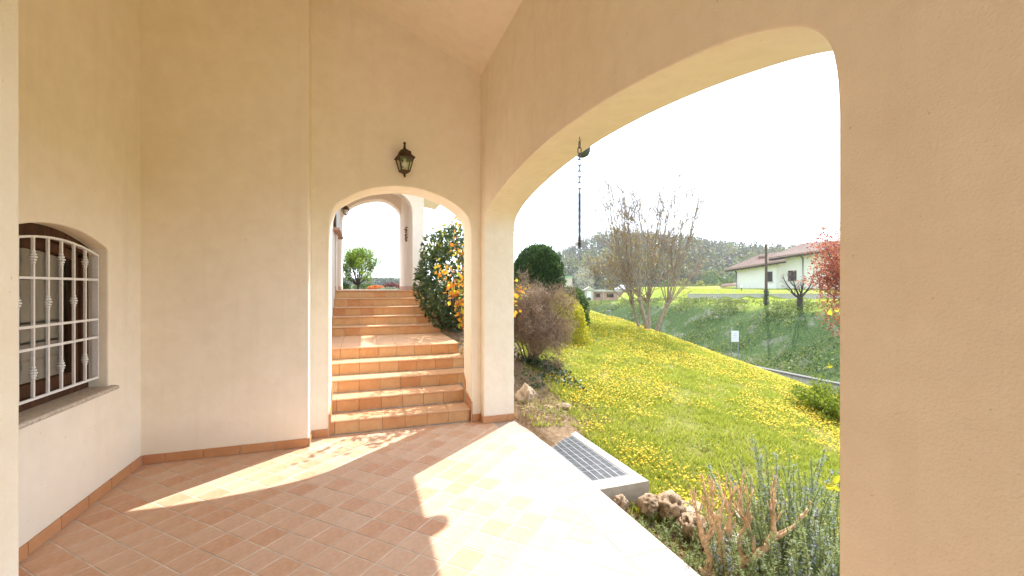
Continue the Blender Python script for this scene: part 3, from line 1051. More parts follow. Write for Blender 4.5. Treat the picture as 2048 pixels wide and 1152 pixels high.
# ------------------------------------------------------------------ chains
def link_mesh(L, W, r, n=14, sides=5):
    pts = []
    for k in range(n + 1):
        a = 2 * math.pi * k / n
        x = math.cos(a) * W / 2; z = math.sin(a) * W / 2
        z += (L / 2 - W / 2) * (1 if math.sin(a) >= 0 else -1) if abs(math.sin(a)) > 1e-6 else 0
        pts.append((x, 0, z))
    b = MB(); b.tube(pts, r, sides, False)
    return b


M['chainiron'] = simple('dull_chain_iron', (.10, .095, .11), .5, metal=.5, var=.3, spec=.4)
ch = empty('hanging_chain', (1.53, 2.866, 2.72), 'steel chain hanging from the underside of the big arch', 'chain')
hk = MB().tube([(0, 0, .004), (0, 0, -.012), (.008, 0, -.02), (0, 0, -.032), (-.006, 0, -.024)], .003, 6)
hk.build('hook', M['rust'], ch)
lm = None; z = -.030
nbig = 6
for k in range(9):
    L = .050
    if lm is None:
        lm = link_mesh(L, .028, .0042).build('link', M['chainiron'], ch)
        o = lm
    else:
        o = bpy.data.objects.new('link', lm.data); COL.objects.link(o); o.parent = ch
    o.location = (0, 0, z - L / 2); o.rotation_euler[2] = 0 if k % 2 else math.pi / 2 * .92
    if k < 3: pass
    z -= .0435
b = MB()
zz = z - .002; kk = 0
while zz > -.82:
    ang = kk * 1.3
    b.tube([(.0100 * math.cos(ang + t), .0100 * math.sin(ang + t), zz + .0035 * math.sin(t * 2)) for t in np.linspace(0, 2 * math.pi, 8)], .0030, 4, False)
    zz -= .0088; kk += 1
b.tube([(0, 0, z + .01), (0, 0, -.81)], .003, 5)
b.build('coiled_chain', M['chainiron'], ch)
b = MB(); b.tube([(0, 0, -.80), (.006, 0, -.815), (.004, 0, -.832), (-.004, 0, -.828)], .004, 5); b.build('end_hook', M['rust'], ch)
ch2 = empty('hanging_chain', (.155, 12.35, 3.93), 'thin pale chain hanging inside the far arch of the upper porch', 'chain')
b = MB(); b.tube([(0, 0, 0), (0, 0, -.16)], .006, 5); b.build('hook', M['rust'], ch2)
for k in range(10):
    o = link_mesh(.065, .034, .007, 10, 4).build('link', M['galv'], ch2) if k == 0 else None
    if o is None:
        o = bpy.data.objects.new('link', src_.data); COL.objects.link(o); o.parent = ch2
    else: src_ = o
    o.location = (0, 0, -.18 - k * .052); o.rotation_euler[2] = (k % 2) * 1.5
orn = empty('wall_ornament', (.985, 10.3, 3.0), 'rusty iron ornament of strung pieces hanging on the upper porch side wall', 'ornament')
for k in range(9):
    z = -k * .038; b = MB()
    xx = -.02 - .015 * (k % 2)
    b.lathe([(.004, -.018), (.028 + .012 * math.sin(k * 2.1), -.008), (.03, .006), (.006, .018)], (xx, .05 * math.sin(k * 1.7), z), 8)
    b.build('piece', M['rust'], orn, smooth=True)
MB().tube([(-.01, 0, .03), (-.02, .01, -.16), (-.015, 0, -.33)], .004, 5).build('cord', M['rust'], orn)

# ------------------------------------------------------------------ grate platform
gp = empty('drain_grate', (2.0, 3.7, 0), 'dark steel light-well grate in a concrete frame beside the tiled border', 'grate')
b = MB()
X0, X1, Y0, Y1 = 1.776 - 2, 2.255 - 2, 3.01 - 3.7, 4.40 - 3.7
gx0_, gx1_, gy0_, gy1_ = 1.80 - 2, 2.165 - 2, 3.165 - 3.7, 4.296 - 3.7
for bx in ((X0, gx0_, Y0, Y1), (gx1_, X1, Y0, Y1), (gx0_, gx1_, Y0, gy0_), (gx0_, gx1_, gy1_, Y1)):
    b.box(*bx, -.30, -.012)
b.build('frame', M['concrete'], gp, fix=False)
MB().box(gx0_ + .001, gx1_ - .001, gy0_ + .001, gy1_ - .001, -.30, -.07).build('pit', M['dark'], gp)  # solid fill, its black colour stands for the shade below the bars
b = MB()
for x in np.linspace(gx0_ + .006, gx1_ - .006, 40): b.box(x - .0017, x + .0017, gy0_, gy1_, -.040, -.0175)
for y in np.linspace(gy0_ + .006, gy1_ - .006, 58): b.box(gx0_, gx1_, y - .003, y + .003, -.038, -.0165)
o = b.build('mesh_bars', M['grate'], gp); o['kind'] = 'stuff'
for x in np.linspace(gx0_ + .012, gx1_ - .012, 6): MB().box(x - .0026, x + .0026, gy0_, gy1_, -.035, -.0145).build('bar', M['grate_bar'], gp)  # long bars
for y in np.linspace(gy0_ + .012, gy1_ - .012, 13): MB().box(gx0_, gx1_, y - .0012, y + .0012, -.035, -.0158).build('bar', M['grate_mid'], gp)

# ------------------------------------------------------------------ rocks
def rockmat():
    m, n, l, bs = newmat('pitted_ochre_rock')
    f = noise_node(n, l, 9, 6, .7); g = noise_node(n, l, 40, 4, .7)
    c = mixc(n, l, .45, ramp(n, l, f, [(.3, (.36, .20, .11)), (.5, (.56, .40, .26)), (.7, (.68, .56, .42))]), ramp(n, l, g, [(.3, (.26, .16, .09)), (.7, (.6, .48, .36))]))
    l.new(c, bs.inputs['Base Color']); bs.inputs['Roughness'].default_value = .95; bs.inputs['Specular IOR Level'].default_value = .1
    bump(n, l, bs, f, .8, .03)
    return m
M['rock'] = rockmat()
M['flag'] = simple('pale_stepping_stone', (.34, .29, .23), .9, var=.2, scale=14, bmp=.4)


def rock(loc, size, seed, label, rz=0, tilt=0, pits=.9):
    bm = bmesh.new(); bmesh.ops.create_icosphere(bm, subdivisions=4, radius=1)
    for v_ in bm.verts:
        p = v_.co.copy(); q = p + Vector((seed * 7.3, seed * 3.1, 1.7 * seed))
        d = 1 + .32 * mnoise.noise(q * 1.1) + .16 * mnoise.noise(q * 2.6)
        c_ = mnoise.cell_vector(q * 1.0)
        pit = mnoise.noise(q * 3.6)
        if pit > .10: d -= pits * (pit - .10)
        d += .06 * mnoise.noise(q * 8)
        v_.co = p * d
    me = bpy.data.meshes.new('rock'); bm.to_mesh(me); bm.free()
    me.materials.append(M['rock']); me.polygons.foreach_set('use_smooth', [True] * len(me.polygons))
    o = bpy.data.objects.new('rock', me); COL.objects.link(o)
    o.location = loc; o.scale = size; o.rotation_euler = (tilt, 0, rz)
    return tag(o, label, 'rock', 'pitted ochre rocks around the porch')


rk = [((1.98, 5.22, .14), (.11, .12, .20), 1, 'tall pitted ochre rock leaning beside the big arch pillar', .4, .25),
      ((2.13, 5.42, .12), (.10, .10, .13), 2, 'smaller brown rock behind the tall rock by the pillar', 1.2, .1),
      ((1.90, 5.75, .30), (.12, .14, .13), 3, 'ochre rock under the brown shrub behind the pillar', .2, 0),
      ((2.22, 5.0, .03), (.13, .09, .075), 4, 'low pale rock at the foot of the bank near the grate', .5, 0),
      ((2.45, 5.02, .04), (.12, .09, .07), 5, 'flat ochre rock at the top corner of the concrete grate frame', -.4, 0),
      ((2.02, 4.80, .0), (.10, .07, .06), 6, 'small ochre rock between the pillar foot and the grate', .2, 0),
      ((2.30, 2.80, -.12), (.125, .11, .095), 7, 'large pitted ochre rock below the grate frame with dark hollows', .6, .1),
      ((2.12, 2.84, -.10), (.085, .09, .075), 8, 'rounded tan rock touching the corner of the grate frame', 1.9, 0),
      ((2.33, 2.58, -.16), (.10, .11, .08), 10, 'half buried tan rock in front of the large pitted rock', 2.4, 0),
      ((1.90, 2.90, -.09), (.07, .06, .06), 11, 'small brown stone tucked between the tiled border and the grate frame', .3, 0)]
for (loc, sz, sd, lb, rz, ti) in rk: rock(loc, sz, sd, lb, rz, ti)


def flagstone(x, y, rx, ry, lb, seed, rz=0):
    r_ = np.random.default_rng(seed); n = 9
    P = [(rx * math.cos(a) * r_.uniform(.8, 1.1), ry * math.sin(a) * r_.uniform(.8, 1.1)) for a in np.arange(n) * 2 * math.pi / n]
    b = MB(); b.prism(P, 'z', -.06, .02)
    o = b.build('stepping_stone', M['flag'], None, bevel=.01, fix=True); o.location = (x, y, gh(x, y) + .02); o.rotation_euler = (.12, .1, rz)
    tag(o, lb, 'stone', 'pale flat stones in the grass')


flagstone(2.60, 2.92, .16, .09, 'pale flat stone in the grass right of the concrete grate corner', 1, .3)
flagstone(2.72, 2.45, .24, .12, 'long pale flat stone behind the bare pruned shrub', 2, 1.9)
flagstone(3.05, 2.75, .22, .13, 'broad pale flat stone between the pruned shrub and the rosemary', 3, .9)

# ------------------------------------------------------------------ vegetation generators
def grow(b, tips, p, d, L, r, depth, rng, spread=.5, n=(2, 4), segs=4, up=.12, shrink=.68, rsh=.6, wob=.08, sides=5):
    pts = [A3(p, float)]; d = unit(A3(d, float))
    for k in range(segs):
        d = unit(d + rng.normal(0, wob, 3) + A3([0, 0, up / segs]))
        pts.append(pts[-1] + d * L / segs)
    rr = np.linspace(r, r * rsh, segs + 1)
    if depth == 0: rr[-1] = r * .3
    b.tube(pts, rr, sides if depth > 0 else 3, False)
    if depth <= 0:
        tips.append((pts[-1], d)); tips.append((pts[len(pts) // 2], d)); return
    kk = rng.integers(n[0], n[1] + 1)
    for q in range(kk):
        t = 1.0 if q == 0 else rng.uniform(.35, 1.0)
        i = t * segs; i0 = min(int(i), segs - 1)
        pp = pts[i0] + (pts[i0 + 1] - pts[i0]) * (i - i0)
        dd_ = unit(d + unit(rng.normal(size=3)) * spread * (.4 if q == 0 else 1))
        grow(b, tips, pp, dd_, L * shrink * rng.uniform(.8, 1.15), max(r * rsh * (1 if q == 0 else .75), .0012), depth - 1, rng, spread, n, max(3, segs - 1), up, shrink, rsh, wob, max(3, sides - 1))


def ball_points(rng, N, rad, lump=.15, sc=2.0, seed=0., shell=.35, flat=True):
    d = unit(rng.normal(size=(N, 3)))
    if flat: d[:, 2] = np.where(d[:, 2] < -.35, -d[:, 2], d[:, 2])
    rr = 1 - shell * rng.random(N) ** 1.5
    rr = rr * (1 + lump * vnoise(d, sc, seed))
    return d * rr[:, None] * np.asarray(rad), d


def plant(name, loc, label, cat, group=None):
    return empty(name, loc, label, cat, group)


BARK = barkmat('grey_brown_bark', (.17, .125, .09))
BARK_PALE = barkmat('pale_brown_bark', (.32, .245, .18))
BARK_TAN = simple('tan_pruned_wood', (.62, .42, .26), .8, var=.35, scale=35, bmp=.25, bscale=90, spec=.1)
BARK_DARK = barkmat('dark_bark', (.07, .05, .04))
TWIG = leafmat('brown_twigs', [(.20, .125, .085), (.28, .19, .13), (.36, .26, .19)], .1)

# --- bare multi-stem tree on the lawn crest
x, y = pix(1296, 14.2); z = gh(x, y)
t = plant('bare_tree', (x, y, z - .1), 'tall bare many-stemmed tree with sparse orange buds on the lawn crest', 'tree')
rng = np.random.default_rng(21)
tips = []; b = MB()
rt3 = A3([RT[0], RT[1], 0]); fw3 = A3([FW[0], FW[1], 0])


def limb(p, d, L, r, segs=9, up=.10, wob=.035):
    pts = [A3(p, float)]; d = unit(A3(d, float))
    for k in range(segs):
        d = unit(d + rng.normal(0, wob, 3) + A3([0, 0, up / segs]))
        pts.append(pts[-1] + d * L / segs)
    return A3(pts)


def at_(P, t):
    i = t * (len(P) - 1); i0 = min(int(i), len(P) - 2)
    return P[i0] + (P[i0 + 1] - P[i0]) * (i - i0), unit(P[i0 + 1] - P[i0])


for (bx0, lx, ly, L0, r0, nl) in ((-.22, -.30, .1, .95, .045, 11), (-.05, -.08, -.1, 1.15, .066, 15), (.08, .12, .25, 1.1, .058, 13), (.26, .24, -.1, 1.0, .066, 12)):
    P = limb(rt3 * bx0 * .8 + fw3 * ly * .5, rt3 * lx + fw3 * ly + A3([0, 0, 1]), L0, r0, 5, .1, .07)
    b.tube(P, np.linspace(r0, r0 * .85, len(P)) , 7, False)
    b.lathe([(.02, -.07), (r0 * 1.2, -.02), (r0 * 1.15, .05), (.02, .09)], P[-1], 8)
    for q in range(nl):
        sx = lx * .55 + rng.normal(0, .14) + (q / (nl - 1) - .5) * .36; sy = rng.normal(0, .20)
        low = rng.random() < .22
        if low: sx = math.copysign(rng.uniform(.7, 1.5), lx + rng.normal(-.15, .3))
        LL = rng.uniform(2.9, 4.1) * (.55 if low else 1) * (1 - .10 * abs(sx))
        Q = limb(P[-1] + rng.normal(0, .03, 3), rt3 * sx + fw3 * sy + A3([0, 0, 1]), LL, .03, 10, .10 if not low else .25, .035)
        rr = rng.uniform(.014, .021)
        b.tube(Q, np.linspace(rr, .008, len(Q)), 5, False)
        tips.append((Q[-1], 0))
        for w_ in range(rng.integers(11, 17)):
            tt = rng.uniform(.08, 1.0) ** .68; p0, d0 = at_(Q, tt)
            dr = unit(d0 * .8 + unit(rng.normal(size=3)) * .75 + A3([0, 0, .15]))
            l2 = rng.uniform(.35, 1.0) * (1.05 - .35 * tt)
            T = limb(p0, dr, l2, .008, 4, .25, .09)
            b.tube(T, np.linspace(.0095, .0045, len(T)), 3, False)
            tips.append((T[-1], 0)); tips.append((T[2], 0))
            for u_ in range(4):
                p1, d1 = at_(T, rng.uniform(.3, .95))
                U = limb(p1, unit(d1 + unit(rng.normal(size=3)) * .7), rng.uniform(.15, .45), .004, 2, .1, .1)
                b.tube(U, [.0055, .0045, .003], 3, False)
                tips.append((U[-1], 0))
b.build('trunk', BARK_PALE, t)
tp = A3([q[0] for q in tips])
rt3 = A3([RT[0], RT[1], 0])
low = ((tp @ rt3 < .35) & (tp[:, 2] < 3.6) & (rng.random(len(tp)) < .8)) | (rng.random(len(tp)) < .15)
c = tp[low]; c = np.repeat(c, 2, 0) + rng.normal(0, .03, (len(c) * 2, 3))
M['bud'] = leafmat('orange_buds', [(.45, .28, .05), (.55, .38, .07), (.36, .33, .06)], .5)
fast_mesh('leaf_buds', leaves(c, .038, .55, rng=rng), 4, M['bud'], t)
print('bare tree tips', len(tips), tp[:, 2].max(), np.abs(tp[:, 0]).max())

# --- round topiary
M['topiary'] = leafmat('dark_green_topiary', [(.015, .04, .012), (.025, .06, .016), (.045, .09, .02), (.09, .14, .03)], .25)
x, y = pix(1076, 14); z = gh(x, y)
t = plant('round_bush', (x, y, z), 'dark green dome-shaped clipped bush behind the brown shrub', 'bush')
rng = np.random.default_rng(4)
p, d = ball_points(rng, 17000, (.84, .84, 1.10), .09, 7, shell=.16)
p[:, 2] += 1.05
tp_, td_ = ball_points(rng, 1500, (.90, .90, 1.16), .12, 7, shell=.06); tp_[:, 2] += 1.05
fast_mesh('foliage', np.concatenate([leaves(p, .06, .6, d, .8, rng), leaves(tp_, .085, .35, td_, 1.6, rng)]), 4, M['topiary'], t)
p, d = ball_points(rng, 3500, (.72, .72, .95), .05, 6, shell=.5, flat=False); p[:, 2] += 1.0
fast_mesh('inner_foliage', leaves(p, .16, .7, rng=rng), 4, M['topiary'], t)
MB().tube([(0, 0, -.1), (.02, 0, 1.2)], [.08, .05], 7).build('trunk', BARK_DARK, t)

# --- twiggy brown shrub
x, y = pix(1062, 7.0); z = gh(x, y)
t = plant('brown_shrub', (x, y, z), 'leafless brown twiggy shrub beside the big arch pillar', 'shrub')
t.scale = (.80, .80, 1.07)
rng = np.random.default_rng(8)
b = MB(); tips = []
for k in range(16):
    a = rng.uniform(0, 6.28); lean = rng.uniform(.2, .9)
    grow(b, tips, (rng.normal(0, .05), rng.normal(0, .05), 0), (math.cos(a) * lean, math.sin(a) * lean, 1), rng.uniform(.42, .6), .018, 4, rng, .8, (3, 4), 4, .05, .62, .6, .16, 5)
b.build('branches', BARK, t)
tp = A3([q[0] for q in tips])
c = np.repeat(tp, 6, 0) + rng.normal(0, .06, (len(tp) * 6, 3))
fast_mesh('twigs', leaves(c, .13, .045, rng=rng, up=.3), 4, TWIG, t)
M['drybud'] = leafmat('dry_pinkish_leaves', [(.22, .13, .10), (.33, .21, .16), (.28, .22, .10)], .3)
c = np.repeat(tp, 2, 0) + rng.normal(0, .06, (len(tp) * 2, 3))
fast_mesh('dry_leaves', leaves(c, .022, .6, rng=rng), 4, M['drybud'], t)
print('shrub', tp.min(0), tp.max(0), len(tp))

# --- yellow-green hedge behind the shrub
M['gold'] = leafmat('golden_green_leaves', [(.16, .20, .015), (.36, .34, .02), (.50, .42, .03), (.58, .46, .03)], .5)
x, y = pix(1129, 10.2); z = gh(x, y)
t = plant('golden_bush', (x, y, z), 'golden yellow rounded bush at the top edge of the lawn', 'bush')
rng = np.random.default_rng(9)
p, d = ball_points(rng, 9000, (.52, .75, .86), .16, 3, 2., .3)
p[:, 2] += .15
th = 0
fast_mesh('foliage', leaves(p, .05, .6, d, .6, rng), 4, M['gold'], t)
MB().tube([(0, 0, -.2), (0, 0, .5)], [.04, .02], 6).build('stem', BARK_DARK, t)
x, y = pix(1141, 12.6); z = gh(x, y)
M['midgreen'] = leafmat('mid_green_leaves', [(.03, .07, .015), (.06, .11, .02), (.12, .18, .03)], .35)
t = plant('green_bush', (x, y, z), 'mid green bush behind the golden bush', 'bush')
p, d = ball_points(rng, 6000, (.55, .6, .85), .15, 3, 5., .3); p[:, 2] += .2
fast_mesh('foliage', leaves(p, .06, .6, d, .5, rng), 4, M['midgreen'], t)
MB().tube([(0, 0, -.2), (0, 0, .5)], [.04, .02], 6).build('stem', BARK_DARK, t)

# --- laurel bush beside the stairs
M['laurel'] = leafmat('dark_laurel_leaves', [(.02, .045, .018), (.03, .065, .022), (.05, .09, .025), (.11, .15, .03)], .3, rough=.4, spec=.5)
M['laurel_new'] = leafmat('yellow_laurel_shoots', [(.30, .30, .04), (.42, .36, .05), (.22, .28, .04)], .5)
x, y = 1.60, 8.05
t = plant('laurel_bush', (x, y, .80), 'dense dark green laurel bush right of the upper steps', 'bush')
rng = np.random.default_rng(12)
p, d = ball_points(rng, 4600, (.70, .9, 1.0), .16, 3, 1., .45, flat=False)
p[:, 2] += .95
fast_mesh('foliage', leaves(p, .115, .36, d, .5, rng, up=.3, fold=.06), 4, M['laurel'], t)
p, d = ball_points(rng, 500, (.62, .85, 1.05), .2, 3, 1., .1); p[:, 2] += 1.02
fast_mesh('young_leaves', leaves(p[p[:, 2] > 1.3], .08, .35, None, 0, rng, up=.8), 4, M['laurel_new'], t)
b = MB(); tips = []
for k in range(7): grow(b, tips, (rng.normal(0, .1), rng.normal(0, .1), 0), (rng.normal(0, .15), rng.normal(0, .15), 1), .45, .022, 2, rng, .5, (2, 3), 4, .1, .8, .6, .08, 5)
b.build('stems', BARK_DARK, t)

# --- climbing vine with orange young leaves
M['vine'] = leafmat('orange_young_leaves', [(.42, .10, .02), (.58, .20, .025), (.62, .30, .03), (.52, .40, .035), (.26, .34, .03), (.58, .22, .03)], .5)


def vine(loc, label, seed, box, n=26, leafn=10, lsz=.075, hi=2.6):
    rng = np.random.default_rng(seed)
    t = plant('vine_shrub', loc, label, 'shrub', 'shrubs with orange young leaves behind the arch pillar')
    b = MB(); C_ = []
    for k in range(n):
        x0_ = rng.uniform(-box[0], box[0]); y0_ = rng.uniform(-box[1], box[1])
        top = rng.uniform(.35, 1) * hi
        pts = [A3([abs(x0_) * .3, y0_ * .4, 0])]; d_ = unit(A3([x0_ * .5, y0_ * .4, 1.]))
        m_ = 9
        for q in range(m_):
            d_ = unit(d_ + rng.normal(0, .12, 3) + A3([0, 0, .08 - .12 * (q > 6)]))
            pts.append(pts[-1] + d_ * top / m_)
        b.tube(pts, np.linspace(.010, .003, m_ + 1), 5, False)
        pts = A3(pts)
        for q in range(leafn):
            tt = rng.uniform(.12, 1) * m_; i0 = min(int(tt), m_ - 1)
            base = pts[i0] + (pts[i0 + 1] - pts[i0]) * (tt - i0)
            C_.append(base + rng.normal(0, .05, (4, 3)))
    b.build('stems', BARK, t)
    C_ = np.concatenate(C_)
    L_ = leaves(C_, lsz, .75, None, 0, rng, up=.1, fold=.08)
    fast_mesh('leaves', L_, 4, M['vine'], t)
    return t


vine((1.50, 6.12, .42), 'shrub with orange and yellow young leaves seen through the small arch', 31, (.48, .30), 38, 12, .068, 2.35)
vine((2.12, 6.55, gh(2.12, 6.55)), 'orange-leaved shoots peeping out between the big arch pillar and the brown shrub', 33, (.18, .2), 7, 5, .06, 1.35)

# --- red plum tree by the right pillar
M['plum'] = leafmat('red_plum_leaves', [(.16, .03, .03), (.30, .06, .04), (.42, .12, .07), (.48, .17, .09), (.25, .04, .04)], .45)
x, y = pix(1752, 19); z = zpix(672, 1752, 19)
t = plant('plum_tree', (x, y, gh(x, y)), 'red-leaved plum tree at the right edge of the big arch', 'tree')
zz0 = z - gh(x, y)
rng = np.random.default_rng(14)
b = MB(); tips = []
b.tube([(0, 0, -.2), (0, 0, zz0)], [.14, .10], 7)
for k in range(15):
    a = rng.uniform(0, 6.28); l_ = rng.uniform(.2, .75)
    grow(b, tips, (0, 0, zz0), (math.cos(a) * l_, math.sin(a) * l_, 1), 1.25, .05, 4, rng, .5, (2, 3), 4, .22, .72, .6, .06, 5)
b.build('trunk', BARK_DARK, t)
tp = A3([q[0] for q in tips])
c = np.repeat(tp, 13, 0) + rng.normal(0, .15, (len(tp) * 13, 3))
q_, d = ball_points(rng, 12500, (1.75, 1.75, 2.45), .32, 3.2, 2., .75, flat=False)
q_[:, 2] += EYE + .35 - gh(x, y)
c = np.concatenate([c, q_])
fast_mesh('crown', leaves(c, .085, .6, rng=rng), 4, M['plum'], t)
print('plum', tp.min(0), tp.max(0), len(tp), zz0)

# --- pruned dark tree on the far lawn
x, y = pix(1600, 33.4); z = gh(x, y)
t = plant('pollarded_tree', (x, y, z), 'small dark hard-pruned tree on the far lawn', 'tree')
t.scale = (.66, .66, .60)
rng = np.random.default_rng(15); b = MB(); tips = []
b.tube([(0, 0, -.2), (0, .02, .6), (.02, 0, 1.15)], [.27, .23, .26], 8)
rt3 = A3([RT[0], RT[1], 0])
for (lx, L, zz) in ((-1.2, 1.5, .9), (-.5, 1.3, 1.2), (.15, 1.1, 1.2), (.9, 1.4, .8), (.5, 1.0, 1.5)):
    dd_ = rt3 * lx + A3([0, rng.normal(0, .3), zz])
    grow(b, tips, A3([.0, 0, 1.1]), dd_, L, .13, 3, rng, .6, (2, 3), 4, .2, .6, .55, .12, 6)
b.build('trunk', BARK_DARK, t)
tp = A3([q[0] for q in tips]); c = np.repeat(tp, 3, 0) + rng.normal(0, .1, (len(tp) * 3, 3))
fast_mesh('twigs', leaves(c, .45, .03, rng=rng, up=1.0), 4, TWIG, t)['kind'] = 'stuff'

# --- conifer bush low right
M['conifer'] = leafmat('yellow_green_conifer', [(.08, .14, .01), (.16, .22, .015), (.30, .33, .02), (.04, .08, .012)], .35)
x, y = pix(1672, 8.9); z = gh(x, y)
t = plant('low_conifer', (x, y, z - .1), 'low spreading yellow-green conifer at the right end of the lawn', 'bush')
rng = np.random.default_rng(16)
cc = []
for k in range(150):
    a = rng.uniform(0, 6.28); e = rng.uniform(.05, 1.2); L = rng.uniform(.65, .92)
    d_ = A3([math.cos(a) * math.cos(e) * .85, math.sin(a) * math.cos(e) * .85, math.sin(e) * .72])
    for q in np.linspace(.35, 1, 10):
        p = d_ * L * q + A3([0, 0, .10 * q * q])
        cc.append(p + rng.normal(0, .035, (9, 3)))
cc = np.concatenate(cc)
fast_mesh('foliage', leaves(cc, .055, .35, unit(cc + 1e-3), .9, rng), 4, M['conifer'], t)
MB().tube([(0, 0, -.1), (0, 0, .4)], [.04, .02], 6).build('stem', BARK_DARK, t)

# --- small tree in the upper arch
M['olive'] = leafmat('bright_green_tree_leaves', [(.05, .11, .02), (.09, .17, .02), (.19, .27, .025), (.28, .34, .03)], .45)
x, y = pix(716, 18.5)
zb = 1.40
t = plant('young_tree', (x, y, zb), 'small bright green tree seen through the upper porch arch', 'tree')
rng = np.random.default_rng(17); b = MB(); tips = []
b.tube([(0, 0, -.2), (0, 0, .15), (.01, 0, .35)], [.06, .05, .05], 7)
for k in range(17):
    a = k * .7; l_ = rng.uniform(.2, 1.15)
    grow(b, tips, (0, 0, .28), (math.cos(a) * l_ * (2 if k > 12 else 1), math.sin(a) * l_ * (2 if k > 12 else 1), 1.0), rng.uniform(.55, .74) * (.75 if k > 12 else 1), .025, 3, rng, .55, (2, 3), 4, .25, .74, .6, .06, 5)
b.build('trunk', BARK_DARK, t)
tp = A3([q[0] for q in tips]); c = np.repeat(tp, 16, 0) + rng.normal(0, .085, (len(tp) * 16, 3))
fast_mesh('crown', leaves(c, .075, .42, rng=rng), 4, M['olive'], t)
print('young tree', tp.min(0), tp.max(0), len(tp))
# garden shrubs in the upper arch
def puff(px, D, rad, zb, mats, label, seed, name='garden_shrub', n=1500, ls=.05):
    x, y = pix(px, D); rng = np.random.default_rng(seed)
    t = plant(name, (x, y, zb), label, 'shrub', 'low garden shrubs beyond the upper arch')
    p, d = ball_points(rng, n, rad, .2, 4, seed, .4); p[:, 2] += rad[2] * .3
    fast_mesh('foliage', leaves(p, ls, .6, d, .4, rng), 4, mats, t)
    MB().tube([(0, 0, -.2), (0, 0, .15)], [.02, .01], 5).build('stem', BARK_DARK, t)
    return t
M['redflower'] = leafmat('orange_red_blossom', [(.60, .10, .04), (.65, .17, .06), (.30, .28, .06)], .4)
M['palewhite'] = leafmat('variegated_pale_leaves', [(.40, .42, .28), (.16, .20, .09), (.05, .09, .03), (.5, .5, .4)], .35)
M['purple'] = leafmat('dark_purple_leaves', [(.12, .04, .05), (.20, .07, .07)], .35)
puff(752, 16.5, (.34, .3, .20), 1.42, M['redflower'], 'low orange-red flowering shrub beyond the upper arch', 41)
puff(778, 16.0, (.42, .3, .16), 1.40, M['palewhite'], 'pale variegated low shrub right of the orange-red one', 42)
puff(782, 17.2, (.40, .3, .30), 1.42, M['purple'], 'dark reddish spiky shrub behind the variegated one', 43)
puff(731, 19.5, (.55, .3, .28), 1.42, M['midgreen'], 'small grey-green shrub between the young tree and the red shrub', 44)
puff(686, 18.0, (.30, .3, .30), 1.42, M['midgreen'], 'small dark shrub at the foot of the young tree by the porch wall', 45)

# --- pruned bare shrub in the foreground
x, y = 2.14, 2.12
t = plant('pruned_shrub', (x, y, gh(x, y) - .03), 'hard-pruned bare shrub with tan stems beside the tiled border', 'shrub')
rng = np.random.default_rng(51)
b = MB(); rt3 = A3([RT[0], RT[1], 0]); fw3 = A3([FW[0], FW[1], 0]); tips = []


def stem(pts, r0, r1, n=8):
    P = A3([rt3 * p[0] + fw3 * p[1] + A3([0, 0, p[2]]) for p in pts])
    Q = A3([q for q in densify3(P)])
    b.tube(Q, np.linspace(r0, r1, len(Q)), n, True)
    return Q


def densify3(P, k=4):
    out = []
    for i in range(len(P) - 1):
        p0 = P[max(i - 1, 0)]; p1 = P[i]; p2 = P[i + 1]; p3 = P[min(i + 2, len(P) - 1)]
        for j in range(k):
            t_ = j / k
            out.append(.5 * (2 * p1 + (p2 - p0) * t_ + (2 * p0 - 5 * p1 + 4 * p2 - p3) * t_ * t_ + (3 * p1 - p0 - 3 * p2 + p3) * t_ ** 3) + rng.normal(0, .0025, 3))
    out.append(P[-1])
    return out


def twigs(Q, n, L, r, up=1.0, fan=.35):
    for k in range(n):
        i = rng.integers(max(1, len(Q) * 2 // 5), len(Q))
        p = Q[i]; d_ = unit(A3([0, 0, up]) + rt3 * rng.normal(0, fan) + fw3 * rng.normal(0, fan * .7))
        if i == len(Q) - 1 or k == 0: d_ = unit(d_ + unit(Q[-1] - Q[-3]) * .8); p = Q[-1]
        l_ = L * rng.uniform(.6, 1.15)
        bend = unit(d_ + A3([0, 0, .35]) + rng.normal(0, .08, 3))
        m1 = p + d_ * l_ * .45; m2 = m1 + bend * l_ * .55
        b.tube([p, m1, m2], [r, r * .85, r * .7], 6, True)
        if rng.random() < .7:
            e = unit(bend + rt3 * rng.normal(0, .5) + fw3 * rng.normal(0, .4))
            b.tube([m1, m1 + e * l_ * .4, m1 + e * l_ * .45 + A3([0, 0, l_ * .2])], [r * .8, r * .65, r * .5], 5, True)
        tips.append(m2)


# coordinates: (right, away, up) in metres from the base; px scale there about 300 px per metre
s1 = stem([(0, 0, -.1), (.03, .0, .08), (.10, -.01, .20), (.20, -.02, .27), (.28, -.01, .33)], .036, .022)
s2 = stem([(.28, -.01, .33), (.32, 0, .42), (.33, .02, .53), (.34, .02, .60)], .020, .011); twigs(s2, 6, .17, .0055)
s3 = stem([(.26, -.01, .30), (.36, .02, .38), (.46, .0, .45), (.53, -.01, .56)], .015, .008); twigs(s3, 1, .07, .005)
s4 = stem([(.30, -.01, .36), (.40, -.03, .43), (.49, -.02, .53)], .013, .007)
s5 = stem([(.20, 0, .28), (.21, .06, .38), (.17, .09, .46), (.16, .1, .58)], .016, .009); twigs(s5, 7, .18, .005)
s6 = stem([(-.01, 0, -.1), (.0, .03, .12), (.02, .05, .28), (.0, .05, .40), (-.04, .05, .5)], .028, .014); twigs(s6, 6, .22, .0055)
s7 = stem([(.02, .05, .28), (.08, .08, .38), (.09, .1, .5), (.06, .1, .58)], .017, .009); twigs(s7, 6, .22, .005)
s8 = stem([(-.08, 0, -.1), (-.09, .01, .12), (-.07, .02, .24), (-.12, .0, .35), (-.14, .0, .46), (-.16, 0, .52)], .024, .011); twigs(s8, 7, .22, .005)
